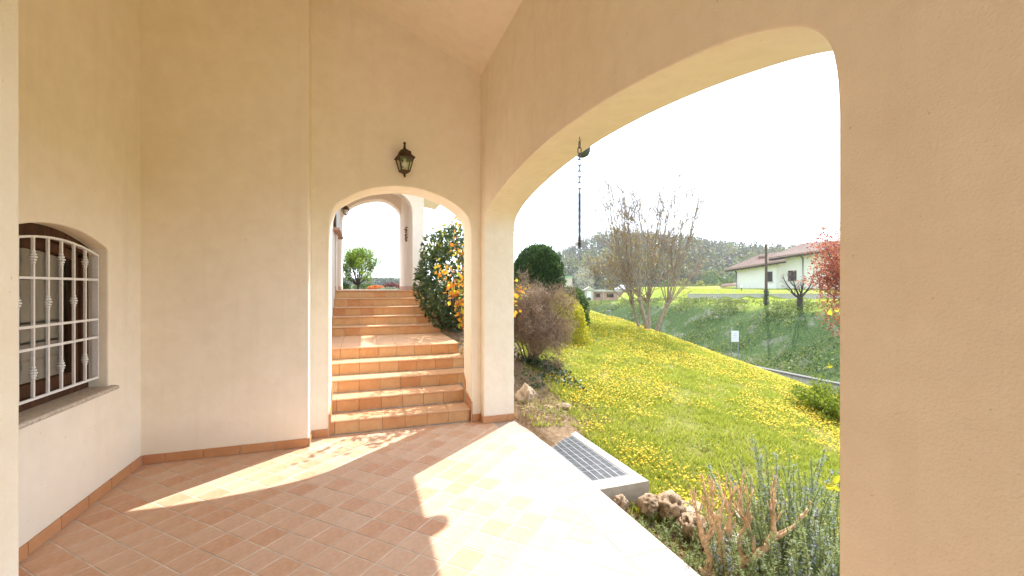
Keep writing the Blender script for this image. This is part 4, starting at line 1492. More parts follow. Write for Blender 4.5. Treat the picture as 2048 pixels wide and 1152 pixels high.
s9 = stem([(-.12, .0, .34), (-.06, .0, .42), (-.08, .02, .50)], .013, .008); twigs(s9, 3, .2, .005)
s10 = stem([(-.02, .02, .02), (-.06, .0, .12), (-.13, -.03, .17), (-.16, -.03, .2)], .018, .013)
s11 = stem([(.14, .0, .22), (.13, .05, .33), (.20, .08, .42), (.22, .1, .52)], .016, .008); twigs(s11, 5, .2, .005)
s12 = stem([(.03, .05, .30), (.04, .05, .36), (.05, .05, .40)], .020, .013)
b.build('stems', BARK_TAN, t, smooth=True)
tp = A3(tips)
c = np.repeat(tp, 1, 0) + rng.normal(0, .03, (len(tp), 3))
M['newleaf'] = leafmat('bright_yellow_green_leaf', [(.35, .42, .03), (.48, .46, .03), (.25, .36, .03)], .5)
fast_mesh('young_leaves', leaves(c - A3([0, 0, .08]), .018, .6, rng=rng), 4, M['newleaf'], t)

# --- rosemary
M['rosemary'] = leafmat('grey_green_rosemary', [(.15, .21, .08), (.24, .31, .14), (.36, .42, .24), (.22, .29, .09)], .35)
M['rosflower'] = leafmat('pale_blue_flowers', [(.40, .43, .66), (.52, .55, .72)], .3)
M['rosstem'] = simple('rosemary_stem', (.20, .13, .08), .8)


def rosemary(loc, label, nst, h, r, seed, lean=.25, flowers=True, dens=190):
    rng = np.random.default_rng(seed)
    t = plant('rosemary', loc, label, 'herb', 'rosemary plants beside the porch')
    b = MB(); C_, D_, F_ = [], [], []
    for k in range(nst):
        a = rng.uniform(0, 6.28); q = r * math.sqrt(rng.random())
        base = A3([q * math.cos(a), q * math.sin(a), -.04])
        L = h * rng.uniform(.5, 1.0)
        d_ = unit(A3([math.cos(a) * lean * q / r, math.sin(a) * lean * q / r, 1]) + rng.normal(0, .10, 3))
        pts = [base]
        for s_ in range(6):
            d_ = unit(d_ + rng.normal(0, .07, 3) + A3([0, 0, .05])); pts.append(pts[-1] + d_ * L / 6)
        b.tube(pts, np.linspace(.004, .0015, 7), 4, False)
        pts = A3(pts)
        tt = rng.uniform(.12, 1, int(dens * L / .6)) * 6; i0 = np.minimum(tt.astype(int), 5)
        c = pts[i0] + (pts[i0 + 1] - pts[i0]) * (tt - i0)[:, None]
        dr = unit(unit(rng.normal(size=c.shape)) + A3([0, 0, .75]))
        C_.append(c + dr * .011); D_.append(dr)
        if flowers and rng.random() < .33:
            m_ = tt > rng.uniform(2.2, 4)
            F_.append((c + dr * .014)[m_][::3])
    b.build('stems', M['rosstem'], t)
    C_ = np.concatenate(C_); D_ = np.concatenate(D_)
    s_ = unit(np.cross(D_, rng.normal(size=D_.shape))); L = rng.uniform(.018, .030, (len(C_), 1)); w = .0036
    q = np.stack([C_ - D_ * L * .5 - s_ * w * .6, C_ - D_ * L * .5 + s_ * w * .6, C_ + D_ * L * .5 + s_ * w * .5, C_ + D_ * L * .5 - s_ * w * .5], 1)
    fast_mesh('needles', q, 4, M['rosemary'], t)
    if F_:
        F_ = np.concatenate(F_); F_ = np.repeat(F_, 2, 0) + rng.normal(0, .006, (len(F_) * 2, 3))
        fast_mesh('flowers', leaves(F_, .013, .8, rng=rng), 4, M['rosflower'], t)['kind'] = 'stuff'
    return t


def rpos(px, D): 
    x, y = pix(px, D); return (x, y, gh(x, y))


rosemary(rpos(1580, 3.55), 'tall flowering rosemary with pale blue blossom behind the pruned shrub', 64, .92, .26, 61)
rosemary(rpos(1660, 3.2), 'large grey-green rosemary against the right pillar', 130, .80, .36, 62)
rosemary(rpos(1535, 3.15), 'mid-height rosemary just right of the bare pruned shrub', 100, .60, .28, 63)
rosemary(rpos(1600, 2.75), 'low rosemary in front at the foot of the right pillar', 110, .46, .32, 64, .5)
rosemary(rpos(1365, 3.22), 'short sprawling rosemary clump between the rocks and the pruned shrub', 34, .26, .20, 65, .9, False)
rosemary(rpos(1300, 3.33), 'small rosemary clump at the edge of the tiled border below the rocks', 24, .20, .13, 66, .9, False)
rosemary(rpos(1400, 2.92), 'low rosemary along the tiled border left of the pruned shrub', 34, .24, .18, 67, .8, False)
rosemary(rpos(1500, 2.65), 'low rosemary behind the trunk of the pruned shrub', 30, .26, .18, 68, .8, False)

# --- leafy sprigs by the right pillar
def side_shoot(D_, py, lb, seed, nn_, ls):
    rng = np.random.default_rng(seed)
    x, y = pix(1738, D_); z0 = gh(x, y); zt = zpix(py, 1738, D_)
    t = plant('leafy_shoot', (x, y, z0), lb, 'shoot', 'yellow-green shoots beside the right pillar')
    H_ = zt - z0; L3 = -A3([RT[0], RT[1], 0])
    tip = A3([0, 0, H_]) + L3 * (58 * D_ * .72 / 860)
    MB().tube([(0, 0, -.05), (.01, 0, H_ * .5), (0, .01, H_ * .93), A3([0, 0, H_]) + L3 * .03, tip], [.005, .005, .004, .003, .002], 5).build('stem', BARK_TAN, t)
    for k in range(nn_):
        c = tip + L3 * rng.uniform(-.02, .06) + rng.normal(0, .012, 3)
        d = unit(rng.normal(size=3) + A3([0, 0, .3])); s_ = unit(np.cross(d, rng.normal(size=3))); nn = np.cross(d, s_)
        l_ = ls * rng.uniform(.7, 1.2)
        v = [c, c + d * l_ * .3 + s_ * l_ * .26 + nn * l_ * .09, c + d * l_ * .7 + s_ * l_ * .22 + nn * l_ * .05, c + d * l_ - nn * l_ * .08, c + d * l_ * .7 - s_ * l_ * .22 + nn * l_ * .05, c + d * l_ * .3 - s_ * l_ * .26 + nn * l_ * .09, c + d * l_ * .5 - nn * l_ * .02]
        mesh_obj('leaf', v, [(0, 1, 6), (1, 2, 6), (2, 3, 6), (3, 4, 6), (4, 5, 6), (5, 0, 6)], M['newleaf'], t, True)
    # hidden side leaves that make it a plant from other sides
    for k in range(8):
        c = A3([0, 0, H_ * rng.uniform(.3, .95)]); d = unit(-L3 + rng.normal(size=3) * .5); s_ = unit(np.cross(d, A3([0, 0, 1.])))
        v = [c, c + d * ls * .4 + s_ * ls * .3, c + d * ls, c + d * ls * .4 - s_ * ls * .3]
        mesh_obj('leaf', v, [(0, 1, 2, 3)], M['newleaf'], t)


side_shoot(2.35, 972, 'lowest yellow-green leafy shoot by the right pillar above the rosemary', 71, 7, .040)
side_shoot(2.6, 622, 'topmost yellow leafy shoot at the pillar edge beside the red plum tree', 72, 3, .034)
side_shoot(2.5, 738, 'middle yellow leafy shoot at the pillar edge above the low conifer', 73, 4, .034)

# ------------------------------------------------------------------ grass, dandelions, ivy, litter
M['grass'] = leafmat('spring_grass', [(.17, .22, .025), (.28, .32, .035), (.38, .41, .045), (.46, .43, .10), (.22, .29, .03), (.36, .38, .045)], .45)
M['dand'] = leafmat('dandelion_yellow', [(.72, .48, .012), (.78, .56, .02), (.70, .42, .012)], .25)
rng = np.random.default_rng(80)


def scatter(N, fn):
    """lawn positions, denser towards the porch"""
    px = rng.uniform(1040, 1760, N); D = 2.2 + 13.5 * rng.random(N) ** 1.25
    a = np.arctan((px - 1024) / 860) + YAW
    x, y = D * np.sin(a), D * np.cos(a)
    k = (x > 1.80) & (x < 11.5) & (y > 1.0) & ~((x < 2.30) & (y > 2.95) & (y < 4.45)) & fn(x, y, D)
    return x[k], y[k], D[k]


def patch(x, y):
    return vnoise(np.stack([x, y], -1), 2.1) + .6 * vnoise(np.stack([x, y], -1), 6.3, 9)


bare = lambda x, y: ((y > 4.5) & (x < 2.55 + .25 * vnoise(np.stack([x, y], -1), 3))) | ((y < 2.75) & (x < 3.1)) | ((x < 2.05) & (y < 3))
x, y, D = scatter(330000, lambda x, y, D: (patch(x, y) + rng.normal(0, .42, len(x)) > -.38) & (~bare(x, y) | (rng.random(len(x)) < .10)))
z = ground_h(x, y)
h = (.028 + .0042 * D) * rng.uniform(.5, 1.5, len(x)) * (1 + .5 * np.clip(vnoise(np.stack([x, y], -1), 3.3, 4), -.5, 1))
tall = (rng.random(len(x)) < .05) & (D < 6); h[tall] *= 1.9
w = .0022 + .0008 * D
ang = rng.uniform(0, 6.28, len(x)); lean = rng.normal(0, .5, (len(x), 2)) * h[:, None]
base = np.stack([x, y, z - .005], -1)
sd = np.stack([np.cos(ang), np.sin(ang), 0 * ang], -1) * w[:, None]
top = base + np.stack([lean[:, 0], lean[:, 1], h], -1)
g = fast_mesh('grass', np.stack([base - sd, base + sd, top], 1), 3, M['grass'])
tag(g, 'yellow-green spring grass on the sloping lawn', 'grass', kind='stuff')
print('grass blades', len(x))
xt, yt, Dt = scatter(5200, lambda x, y, D: (D < 7.5) & ((patch(x, y) > .15) | (rng.random(len(x)) < .12)) & (~bare(x, y) | (rng.random(len(x)) < .15)))
nb_ = 16
xb = np.repeat(xt, nb_) + rng.normal(0, .018, len(xt) * nb_); yb = np.repeat(yt, nb_) + rng.normal(0, .018, len(xt) * nb_)
hh = rng.uniform(.05, .12, len(xb)) * np.repeat(rng.uniform(.6, 1.2, len(xt)), nb_)
ang = rng.uniform(0, 6.28, len(xb)); an2 = rng.uniform(0, 6.28, len(xb)); ln = rng.uniform(.1, .8, len(xb)) * hh
base = np.stack([xb, yb, ground_h(xb, yb) - .005], -1)
sd = np.stack([np.cos(ang), np.sin(ang), 0 * ang], -1) * .0032
mid_ = base + np.stack([np.cos(an2) * ln * .35, np.sin(an2) * ln * .35, hh * .6], -1)
top = base + np.stack([np.cos(an2) * ln, np.sin(an2) * ln, hh * .95], -1)
g2 = fast_mesh('grass_tufts', np.concatenate([np.stack([base - sd, base + sd, mid_ + sd * .7, mid_ - sd * .7], 1), np.stack([mid_ - sd * .7, mid_ + sd * .7, top + sd * .1, top - sd * .1], 1)]), 4, M['grass'])
tag(g2, 'taller tufts of fresh grass near the porch', 'grass', kind='stuff')
x, y, D = scatter(60000, lambda x, y, D: (vnoise(np.stack([x, y], -1), 1.3, 2) + .5 * vnoise(np.stack([x, y], -1), 5, 7) + .12 * (D - 5.6) + rng.normal(0, .22, len(x)) > .14) & ~bare(x, y) & (D > 3.2) & (rng.random(len(x)) < .80))
z = ground_h(x, y) + rng.uniform(.03, .065, len(x)) + .003 * D
n = 7
tl = rng.normal(0, .35, (len(x), 2))
nrm = unit(np.stack([tl[:, 0], tl[:, 1], np.ones(len(x))], -1))
uu = unit(np.cross(nrm, A3([0, 1., .01]))); vv = np.cross(nrm, uu)
r = rng.uniform(.005, .0115, len(x)) * (1 + .05 * D)
cen = np.stack([x, y, z], -1)
ring = [cen + (math.cos(a) * uu + math.sin(a) * vv) * r[:, None] for a in np.arange(n) * 2 * math.pi / n]
apex = cen + nrm * (r * .45)[:, None]
tri = np.stack([np.stack([ring[i], ring[(i + 1) % n], apex], 1) for i in range(n)], 1).reshape(-1, 3, 3)
dn = fast_mesh('dandelions', tri, 3, M['dand'])
tag(dn, 'thousands of yellow dandelion flowers on the lawn', 'flowers', kind='stuff')
print('dandelions', len(x))
M['thatch'] = leafmat('dry_straw', [(.42, .33, .18), (.52, .43, .25), (.33, .25, .13), (.40, .38, .14)], .25)
xt, yt, Dt = scatter(52000, lambda x, y, D: (D < 11) & (patch(x, y) + rng.normal(0, .25, len(x)) < -.05))
c = np.stack([xt, yt, ground_h(xt, yt) + rng.uniform(.0, .035, len(xt))], -1)
o = fast_mesh('straw', leaves(c, .055, .10, rng=rng) , 4, M['thatch'])
tag(o, 'dry straw and old grass in the thin patches of the lawn', 'straw', kind='stuff')
# broad ground weeds near the frame and rocks
M['weed'] = leafmat('fresh_weed_leaves', [(.10, .17, .02), (.20, .28, .03), (.30, .36, .04)], .4)
px = rng.uniform(1040, 1700, 9000); D = rng.uniform(2.6, 7, 9000)
a = np.arctan((px - 1024) / 860) + YAW; x, y = D * np.sin(a), D * np.cos(a)
k = (x > 1.82) & ~((x < 2.28) & (y > 2.98) & (y < 4.42)) & (vnoise(np.stack([x, y], -1), 3.1, 5) > .25)
x, y = x[k], y[k]
c = np.stack([x, y, ground_h(x, y) + rng.uniform(.01, .05, len(x))], -1)
o = fast_mesh('weeds', leaves(c, .035, .5, A3([0, 0, 1.]), .4, rng), 4, M['weed'])
tag(o, 'small fresh green weeds between the stones and the lawn', 'weeds', kind='stuff')
# ivy on the bank by the pillar
M['ivy'] = leafmat('dark_ivy_leaves', [(.02, .045, .022), (.035, .07, .035), (.07, .11, .05), (.05, .06, .025)], .2, rough=.35, spec=.5)
N = 4200
x = rng.uniform(1.8, 3.1, N); y = rng.uniform(5.5, 7.8, N)
k = vnoise(np.stack([x, y], -1), 2.4, 3) + rng.normal(0, .3, N) > .05
x, y = x[k], y[k]
c = np.stack([x, y, ground_h(x, y) + rng.uniform(.01, .13, len(x))], -1)
o = fast_mesh('ivy', leaves(c, .055, .8, A3([0, 0, 1.]), .3, rng), 4, M['ivy'])
tag(o, 'dark ivy covering the bank under the brown shrub', 'ivy', kind='stuff')
# dry litter
M['litter'] = leafmat('dry_leaf_litter', [(.22, .13, .07), (.36, .24, .14), (.45, .33, .22), (.14, .09, .05)], .15)
x = np.concatenate([rng.uniform(1.8, 2.9, 4200), rng.uniform(1.82, 3.3, 3600)]); y = np.concatenate([rng.uniform(4.5, 6.6, 4200), rng.uniform(1.2, 2.95, 3600)])
c = np.stack([x, y, ground_h(x, y) + rng.uniform(.0, .02, len(x))], -1)
o = fast_mesh('leaf_litter', leaves(c, .035, .35, rng=rng), 4, M['litter'])
tag(o, 'dry leaves and twigs lying on the bare earth', 'leaf litter', kind='stuff')
x = np.concatenate([rng.uniform(-1.85, 1.3, 34), rng.uniform(1.0, 1.75, 26)]); y = np.concatenate([rng.uniform(3.6, 4.95, 34), rng.uniform(2.3, 4.8, 26)])
y = np.where(x < -.5, np.minimum(y, 4.72), y)
c = np.stack([x, y, np.full(len(x), .006)], -1)
o = fast_mesh('crumbs', leaves(c, .014, .5, rng=rng) * A3([1, 1, .35]) + A3([0, 0, .004]), 4, M['litter'])
tag(o, 'tiny bits of dry leaf and grit scattered on the tiled floor', 'litter', kind='stuff')
# weeds and brush on the far bank
M['brush'] = leafmat('bank_brush', [(.05, .10, .02), (.10, .16, .025), (.20, .25, .035), (.26, .25, .10), (.06, .09, .03)], .35, noise_scale=.6, tcol=(.12, .13, .06))
N = 46000
y = rng.uniform(3, 52, N); tb = rng.random(N); x = 21.0 + 7.6 * tb
m_ = (vnoise(np.stack([x, y], -1), .75, 1) + 1.6 * np.abs(tb - .45) - .35 + rng.normal(0, .3, N) > -.02)
x, y = x[m_], y[m_]
c = np.stack([x, y, ground_h(x, y) + rng.uniform(0, .30, len(x)) * (1 + .8 * vnoise(np.stack([x, y], -1), .9))], -1)
o = fast_mesh('bank_brush', leaves(c, .20, .35, A3([0, 0, 1.]), .5, rng), 4, M['brush'])
tag(o, 'rough weeds and brambles on the shady road bank', 'undergrowth', kind='stuff')
# far lawn grass
N = 26000
y = rng.uniform(8, 50, N); x = rng.uniform(27.3, 42, N)
c = np.stack([x, y, ground_h(x, y) + .04], -1)
o = fast_mesh('far_grass', leaves(c, .16, .2, A3([0, 0, 1.]), 1.2, rng), 4, M['grass'])
tag(o, 'bright grass of the far lawn below the boundary wall', 'grass', kind='stuff')

# ------------------------------------------------------------------ middle distance
def fpos(u_px, dep):  # photo column at depth
    p = FW * dep + RT * (u_px - 1024) / 860 * dep
    return float(p[0]), float(p[1])


def rootf(name, px, dep, z, label, cat, group=None):
    """root whose local x runs along the picture's right, y away"""
    x, y = fpos(px, dep)
    return empty(name, (x, y, z), label, cat, group, rz=-YAW)


M['polewood'] = barkmat('old_pole_wood', (.12, .085, .06))
x, y = fpos(1532, 30.5); z = gh(x, y)
t = empty('utility_pole', (x, y, z), 'dark wooden pole standing at the top of the bank in front of the house', 'pole')
MB().tube([(0, 0, -.3), (.02, 0, 2.4), (.0, 0, 1.6 + 87 * 30.5 / 860 - z)], [.10, .085, .07], 8).build('shaft', M['polewood'], t)
rng = np.random.default_rng(90)
p_ = rng.normal(0, .1, (500, 3)) * A3([1, 1, 0]) + A3([0, 0, 1]) * rng.uniform(0, 1.1, (500, 1))
fast_mesh('ivy', leaves(p_, .09, .8, rng=rng), 4, M['ivy'], t)
t = rootf('lamp_post', 1222, 28, -1.4, 'slim grey street lamp post below the lawn left of the bare tree', 'lamp post')
MB().tube([(0, 0, -2), (0, 0, 1.4)], [.05, .035], 8).build('pole', M['galv'], t)
MB().tube([(0, 0, 1.4), (-.05, 0, 1.46), (-.28, 0, 1.46)], [.035, .05, .03], 6).build('lamp_head', M['galv'], t)
t = rootf('sign', 1469.5, 21, -2.9, 'white notice board on two grey posts at the edge of the road', 'sign')
zs = EYE - 88 * 21 / 860 + 2.9
for xx in (-.17, .17): MB().box(xx - .018, xx + .018, -.02, .02, -.9, zs + .02).build('post', M['galv'], t)
MB().box(-.18, .18, -.045, -.021, zs - .50, zs + .03).build('board', simple('white_sign_board', (.78, .79, .80), .5, var=.04), t)
M['print'] = simple('grey_print', (.48, .50, .54), .6)
for k, (w_, z_) in enumerate(((.10, .11), (.16, .20), (.12, .29))):
    MB().box(-w_ / 2, w_ / 2, -.048, -.0455, zs - z_, zs - z_ + .02).build('print_line', M['print'], t)

# boundary wall between far lawn and house lawn
t = rootf('boundary_wall', 1500, 44.2, .35, 'long low grey concrete wall between the far lawn and the house garden', 'wall')
for k in range(-4, 6):
    MB().box(k * 1.6 + .01, k * 1.6 + 1.59, -.12, .12, -.9, .55).build('panel', M['concrete'], t)
MB().box(-6.4, 9.6, -.16, .16, .552, .63).build('coping', M['concrete'], t)
for k in range(-4, 6): MB().tube([(k * 1.6, 0, .7), (k * 1.6, 0, 1.5)], .015, 4).build('fence_post', M['galv'], t)

# the house
def tilemat():
    m, n, l, bs = newmat('weathered_roof_tiles')
    f = noise_node(n, l, 5, 6, .8); w = n.new('ShaderNodeTexWave'); w.inputs['Scale'].default_value = 3.2; w.inputs['Distortion'].default_value = .4
    tc = n.new('ShaderNodeTexCoord'); l.new(tc.outputs['Object'], w.inputs['Vector'])
    c = ramp(n, l, f, [(.3, (.20, .11, .08)), (.5, (.31, .20, .15)), (.72, (.42, .33, .27))])
    l.new(c, bs.inputs['Base Color']); bs.inputs['Roughness'].default_value = .9
    bump(n, l, bs, w.outputs['Fac'], .6, .06)
    return m


M['roof'] = tilemat()
M['housewall'] = simple('house_cream_render', (.72, .68, .58), .9, var=.05, scale=.5, spec=.1)
M['eave'] = simple('dark_timber_eave', (.06, .045, .04), .7)
HD = 55.0; K = HD / 860
HA = math.atan(526 / 860); H0 = HD / math.cos(HA)
x, y = fpos(1550, HD)
house = empty('house', (x, y, 0), 'cream house with shallow red tiled roofs and dark shutters on the far slope', 'house', rz=-YAW - HA)


def hp(px, py, y=0.0):
    """local facade coordinates of the point seen at photo px, py when it lies y metres behind the facade"""
    X = (H0 + y) * math.tan(math.atan((px - 1024) / 860) - HA)
    dep = (H0 + y) * math.cos(HA) - X * math.sin(HA)
    return X, y, EYE + (575 - py) * dep / 860


def hxz(px, py, y=0.0):
    p = hp(px, py, y); return p[0], p[2]


MB().prism([hxz(1472, 600), hxz(1553, 600), hxz(1553, 524), hxz(1472, 540)], 'y', 0, 7).build('wall', M['housewall'], house, fix=True)
MB().prism([hxz(1562, 600, 1), hxz(1720, 600, 1), hxz(1720, 500, 1), hxz(1562, 516, 1)], 'y', 1.0, 9).build('wall', M['housewall'], house, fix=True)
MB().prism([hxz(1552.5, 600, .5), hxz(1563, 600, .5), hxz(1563, 520, .5), hxz(1552.5, 524, .5)], 'y', .5, 6).build('wall', M['housewall'], house, fix=True)


def roof(nm, c, th=.16):
    """c: four corners front-left, front-right, back-right, back-left (x,y,z)"""
    v = [A3(p, float) for p in c] + [A3(p, float) + A3([0, 0, th]) for p in c]
    o = mesh_obj(nm, v, [(3, 2, 1, 0), (4, 5, 6, 7), (0, 1, 5, 4), (1, 2, 6, 5), (2, 3, 7, 6), (3, 0, 4, 7)], M['roof'], house)
    v0, v1, v2, v3 = v[4:8]
    b = MB(); nr = 40
    for i in range(nr):
        s0 = (i + .2) / nr; s1 = (i + .8) / nr
        a = v0 + (v1 - v0) * s0; b2 = v0 + (v1 - v0) * s1; d2 = v3 + (v2 - v3) * s0; c2 = v3 + (v2 - v3) * s1
        up_ = A3([0, 0, .07])
        b.add([a, b2, c2, d2, a + up_ * .9 + (b2 - a) * .3, b2 + up_ * .9 - (b2 - a) * .3, c2 + up_ * .9 - (c2 - d2) * .3, d2 + up_ * .9 + (c2 - d2) * .3], [(0, 1, 5, 4), (1, 2, 6, 5), (2, 3, 7, 6), (3, 0, 4, 7), (4, 5, 6, 7)])
    q = b.build('cover_tiles', M['roof'], o); q['kind'] = 'stuff'
    return o


roof('roof', [hp(1450, 541, -1), hp(1572, 522, -1), hp(1562, 507, 5), hp(1520, 512, 5)])
roof('roof', [hp(1537, 518, -.3), hp(1735, 488, -.3), hp(1720, 478, 7), hp(1602, 490, 7)])


def beam(p, q, nm='eave_beam', r=.10):
    return MB().tube([p, q], r, 4).build(nm, M['eave'], house)


beam(hp(1450, 542.8, -.95), hp(1572, 523.8, -.95)); beam(hp(1537, 519.8, -.25), hp(1735, 489.8, -.25))
for i in range(9):
    s = i / 8; px = 1456 + 112 * s; py = 543.2 - 17.5 * s
    e = hp(px, py, -.9); beam(e, (e[0], .0, e[2] + .12), 'rafter_end', .09)
for i in range(9):
    s = i / 8; px = 1545 + 130 * s; py = 520.0 - 19.5 * s
    e = hp(px, py, -.2); beam(e, (e[0], 1.0, e[2] + .12), 'rafter_end', .09)
for (a0, a1, p0, p1, yy) in ((1533, 1545, 543, 563, 0), (1576, 1593, 541, 561.5, 1.0)):
    c0 = hp(a0, p1, yy); c1 = hp(a1, p0, yy)
    wd = empty('window', ((c0[0] + c1[0]) / 2, yy, c0[2]), None, None); wd.parent = house
    W_, H_ = c1[0] - c0[0], c1[2] - c0[2]
    MB().box(-W_ / 2, W_ / 2, -.02, .02, 0, H_).build('pane', M['black'], wd)
    for s in (-1, 1):
        MB().box(min(s * W_ / 2, s * .02), max(s * W_ / 2, s * .02), -.07, -.03, .03, H_ - .03).build('shutter', M['black'], wd)
        for q in range(9):
            MB().box(min(s * W_ / 2.2, s * .06), max(s * W_ / 2.2, s * .06), -.09, -.072, .08 + q * (H_ - .16) / 9, .08 + (q + .55) * (H_ - .16) / 9).build('slat', M['eave'], wd)
    MB().box(-W_ / 2 - .1, W_ / 2 + .1, -.14, .0, -.07, -.005).build('sill', M['concrete'], wd)
c0 = hp(1519, 528, 2.5); c1 = hp(1530, 514, 2.5)
ch_ = MB().box(c0[0], c1[0], 2.2, 3.0, c0[2] - .3, c1[2]).build('chimney', simple('chimney_brick', (.36, .17, .11), .9), house)
MB().box(c0[0] - .1, c1[0] + .1, 2.1, 3.1, c1[2], c1[2] + .16).build('cap', M['roof'], ch_)
for px, py, yy, bt in ((1473, 541, -.06, 583), (1606, 512, .93, 578)):
    MB().tube([hp(px - (8 if px > 1500 else 6), py - 3, yy - .5), hp(px, py + 4, yy), hp(px, bt, yy)], .065, 6).build('downpipe', M['eave'], house)
an = MB().tube([hp(1613, 495, 3), hp(1613, 441, 3)], .045, 5)
an.tube([hp(1610, 444, 3), hp(1621, 441.5, 3)], .02, 4); an.tube([hp(1611, 452, 3), hp(1617, 451, 3)], .02, 4)
an.build('antenna', M['galv'], house)
b = MB(); b.lathe([(.02, -.05), (.18, -.02), (.30, .05)], (0, 0, 0), 14)
o = b.build('satellite_dish', M['housewall'], house); o.location = hp(1610.5, 480, 2.8); o.rotation_euler = (1.2, .5, 0)
roof('roof', [hp(1440, 575, -.6), hp(1474, 572, -.6), hp(1474, 567, 3), hp(1446, 570, 3)], .12)
p = hp(1453, 592, -.2); q = hp(1453, 575, -.2)
MB().box(p[0] - .12, p[0] + .12, -.4, 0, p[2], q[2]).build('post', simple('brick_post', (.36, .20, .14), .9), house)
t = rootf('garden_lamp', 1483, 50, EYE - 8 * 50 / 860, 'short grey garden bollard lamp in front of the house wall', 'lamp')
MB().tube([(0, 0, -.3), (0, 0, .45)], .07, 8).build('post', M['gutter'], t)
MB().lathe([(.07, .45), (.10, .5), (.12, .62), (.09, .68), (.02, .70)], (0, 0, 0), 10).build('globe', M['bulb'], t)
# long pale road-side wall behind
t = rootf('roadside_wall', 1420, 66, 0, 'long pale pinkish wall left of the house at the foot of the wood', 'wall')
for k in range(-5, 6): MB().box(k * 2, k * 2 + 1.98, -.1, .1, -2, 1.6 - 8.0 * 66 / 860 + .1).build('panel', M['housewall'], t)

# the unfinished brick building
BD = 100.; KB = BD / 860
bb = rootf('brick_building', 1205, BD, -4.5, 'unfinished brick building with concrete frame and empty windows in the valley', 'building')
def bx_(px): return (px - 1205) * KB
def bz_(py): return EYE + (575 - py) * KB + 4.5
def brickmat():
    m, n, l, bs = newmat('hollow_brick')
    br = n.new('ShaderNodeTexBrick'); br.inputs['Scale'].default_value = 2.5
    br.inputs['Color1'].default_value = (.36, .17, .11, 1); br.inputs['Color2'].default_value = (.30, .13, .09, 1); br.inputs['Mortar'].default_value = (.36, .31, .27, 1)
    tc = n.new('ShaderNodeTexCoord'); mp = n.new('ShaderNodeMapping'); mp.inputs['Rotation'].default_value = (math.pi / 2, 0, 0)
    l.new(tc.outputs['Object'], mp.inputs['Vector']); l.new(mp.outputs['Vector'], br.inputs['Vector'])
    f = noise_node(n, l, .6, 5)
    l.new(mixc(n, l, .35, br.outputs['Color'], ramp(n, l, f, [(.3, (.22, .12, .09)), (.7, (.42, .28, .22))])), bs.inputs['Base Color'])
    bs.inputs['Roughness'].default_value = .95
    return m
M['brick'] = brickmat()
cols = [(1140, 1165), (1186, 1206), (1206, 1236), (1236, 1262), (1262, 1300)]
for (a0, a1) in cols:
    # wall bay with one opening
    w0, w1 = a0 + (a1 - a0) * .25, a0 + (a1 - a0) * .72
    bay = MB()
    for r_ in ((a0, w0, 584, 604), (w1, a1, 584, 604), (w0, w1, 595, 604), (w0, w1, 584, 587)):
        bay.box(bx_(r_[0]), bx_(r_[1]), 0, .3, bz_(r_[3]), bz_(r_[2]))
    bay.box(bx_(a0), bx_(a1), 0, .3, 0, bz_(604.5))
    bay.build('wall', M['brick'], bb)
for px in (1140, 1165, 1186, 1206, 1236, 1262, 1299):
    MB().box(bx_(px - .8), bx_(px + .8), -.15, .2, 0, bz_(582)).build('column', M['concrete'], bb)
MB().box(bx_(1128), bx_(1305), -.3, 8, bz_(583.5), bz_(580)).build('slab', M['concrete'], bb)
MB().box(bx_(1140), bx_(1300), -.25, .0, bz_(606), bz_(603)).build('slab', M['concrete'], bb)
MB().box(bx_(1168), bx_(1184), -1.5, -.3, 0, bz_(580)).build('stair_tower', M['concrete'], bb)
MB().box(bx_(1172), bx_(1180), -1.56, -1.48, bz_(612), bz_(582)).build('panel', simple('white_panel', (.6, .58, .55), .8), bb)
MB().lathe([(.45, -.03), (.45, .03)], (0, 0, 0), 12).build('round_hole', M['black'], bb).matrix_local = __import__('mathutils').Matrix.Translation((bx_(1175.5), -1.6, bz_(598))) @ __import__('mathutils').Matrix.Rotation(math.pi / 2, 4, 'X')
MB().prism([(bx_(1165), bz_(580)), (bx_(1187), bz_(580)), (bx_(1177), bz_(573))], 'y', -1.8, .2).build('gable', M['concrete'], bb, fix=True)
MB().prism([(bx_(1125), bz_(583)), (bx_(1150), bz_(583)), (bx_(1146), bz_(570)), (bx_(1145.5), bz_(555)), (bx_(1130), bz_(555)), (bx_(1129.5), bz_(570))], 'y', 1, 4).build('chimney_hood', simple('beige_hood', (.50, .42, .34), .9), bb, fix=True)
MB().box(bx_(1129), bx_(1146.5), .8, 4.2, bz_(555), bz_(552)).build('green_cap', simple('green_cap', (.22, .36, .20), .8), bb)
MB().box(bx_(1125), bx_(1310), 6, 16, 0, bz_(583)).build('rear_block', M['concrete'], bb)
t = rootf('barn', 1262, 125, -4.5, 'pale metal-roofed shed behind the bare tree', 'shed')
kb = 125 / 860
MB().prism([(-4, 0), (4, 0), (4, 4.0), (0, 6.8), (-4, 4.0)], 'y', 0, 12).build('wall', M['concrete'], t, fix=True)
v = [(-4.3, -.3, 3.95), (0, -.3, 7.0), (0, 12.3, 7.0), (-4.3, 12.3, 3.95), (4.3, -.3, 3.95), (4.3, 12.3, 3.95)]
mesh_obj('roof', v, [(0, 1, 2, 3), (1, 4, 5, 2)], simple('pale_metal_roof', (.5, .5, .52), .5), t)

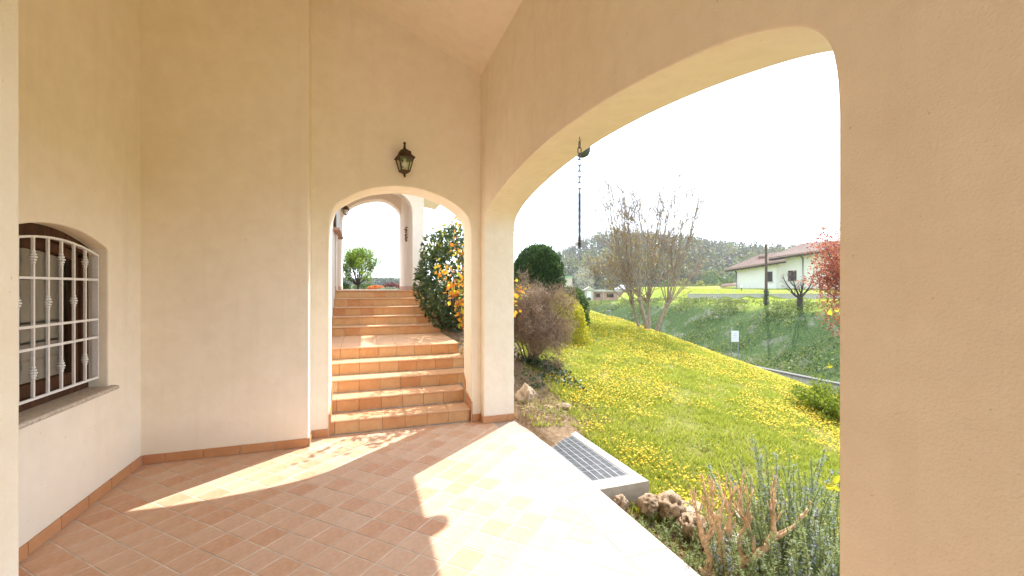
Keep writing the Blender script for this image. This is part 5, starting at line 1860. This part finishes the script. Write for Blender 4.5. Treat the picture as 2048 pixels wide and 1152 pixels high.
# individual trees between the house and the wood
M['spring'] = leafmat('spring_tree_leaves', [(.10, .13, .03), (.18, .20, .04), (.26, .25, .05), (.14, .12, .05)], .4)
M['whiteb'] = leafmat('white_blossom', [(.34, .32, .27), (.25, .25, .19)], .4)
fl = [(1400, 95, 5, 'round yellow-green tree left of the pale roadside wall', 'spring'), (1432, 90, 4.5, 'yellow-green tree just left of the house side roof', 'spring'),
      (1452, 105, 6.5, 'mid green tree rising behind the left end of the house', 'midgreen'), (1495, 115, 6.5, 'blossoming white tree above the left house roof', 'whiteb'),
      (1168, 150, 9, 'small white blossoming tree on the wooded slope above the brick building', 'whiteb'), (1365, 110, 6.0, 'brownish budding tree behind the right side of the bare tree', 'spring'),
      (1330, 100, 5.0, 'bushy green tree behind the bare tree trunk', 'midgreen'), (1420, 140, 10, 'taller dark green tree on the wood edge left of the house', 'midgreen'), (1480, 150, 10, 'dark tree on the wood edge above the house gable', 'midgreen')]
for i, (px, D, h, lb, mt) in enumerate(fl):
    x, y = fpos(px, D); z = -4.3 if D < 150 else float(hills_h(A3(x), A3(y)))
    h += 2.2
    if mt == 'whiteb': h += 2
    t = plant('distant_tree', (x, y, z), lb, 'tree', 'trees at the edge of the wood')
    rng = np.random.default_rng(200 + i)
    p, d = ball_points(rng, 1300, (h * .28, h * .28, h * .38), .25, 3, i, .6, flat=False)
    p[:, 2] += h * .62
    fast_mesh('crown', leaves(p, .42, .8, rng=rng), 4, M[mt], t)
    b = MB(); b.tube([(0, 0, -.5), (.1, 0, h * .4), (0, .1, h * .7)], [.22, .15, .06], 6)
    for q in range(4):
        a = q * 1.6; b.tube([(0, 0, h * .35), (math.cos(a) * h * .15, math.sin(a) * h * .15, h * .62)], [.1, .04], 5)
    b.build('trunk', BARK_DARK, t)

# ------------------------------------------------------------------ haze
HAZE = True
if HAZE:
    hm = bpy.data.materials.new('valley_haze'); hm.use_nodes = True
    n, l = hm.node_tree.nodes, hm.node_tree.links
    n.remove(n['Principled BSDF'])
    pv = n.new('ShaderNodeVolumePrincipled')
    pv.inputs['Color'].default_value = (.90, .94, 1.0, 1)
    pv.inputs['Density'].default_value = .0003
    pv.inputs['Anisotropy'].default_value = .3
    l.new(pv.outputs[0], n['Material Output'].inputs['Volume'])
    hz_ = MB().box(-1500, 1500, -1500, 1500, -45, 72).build('haze', hm)
    tag(hz_, 'thin pale haze filling the valley', kind='stuff')
    cy.volume_bounces = 1
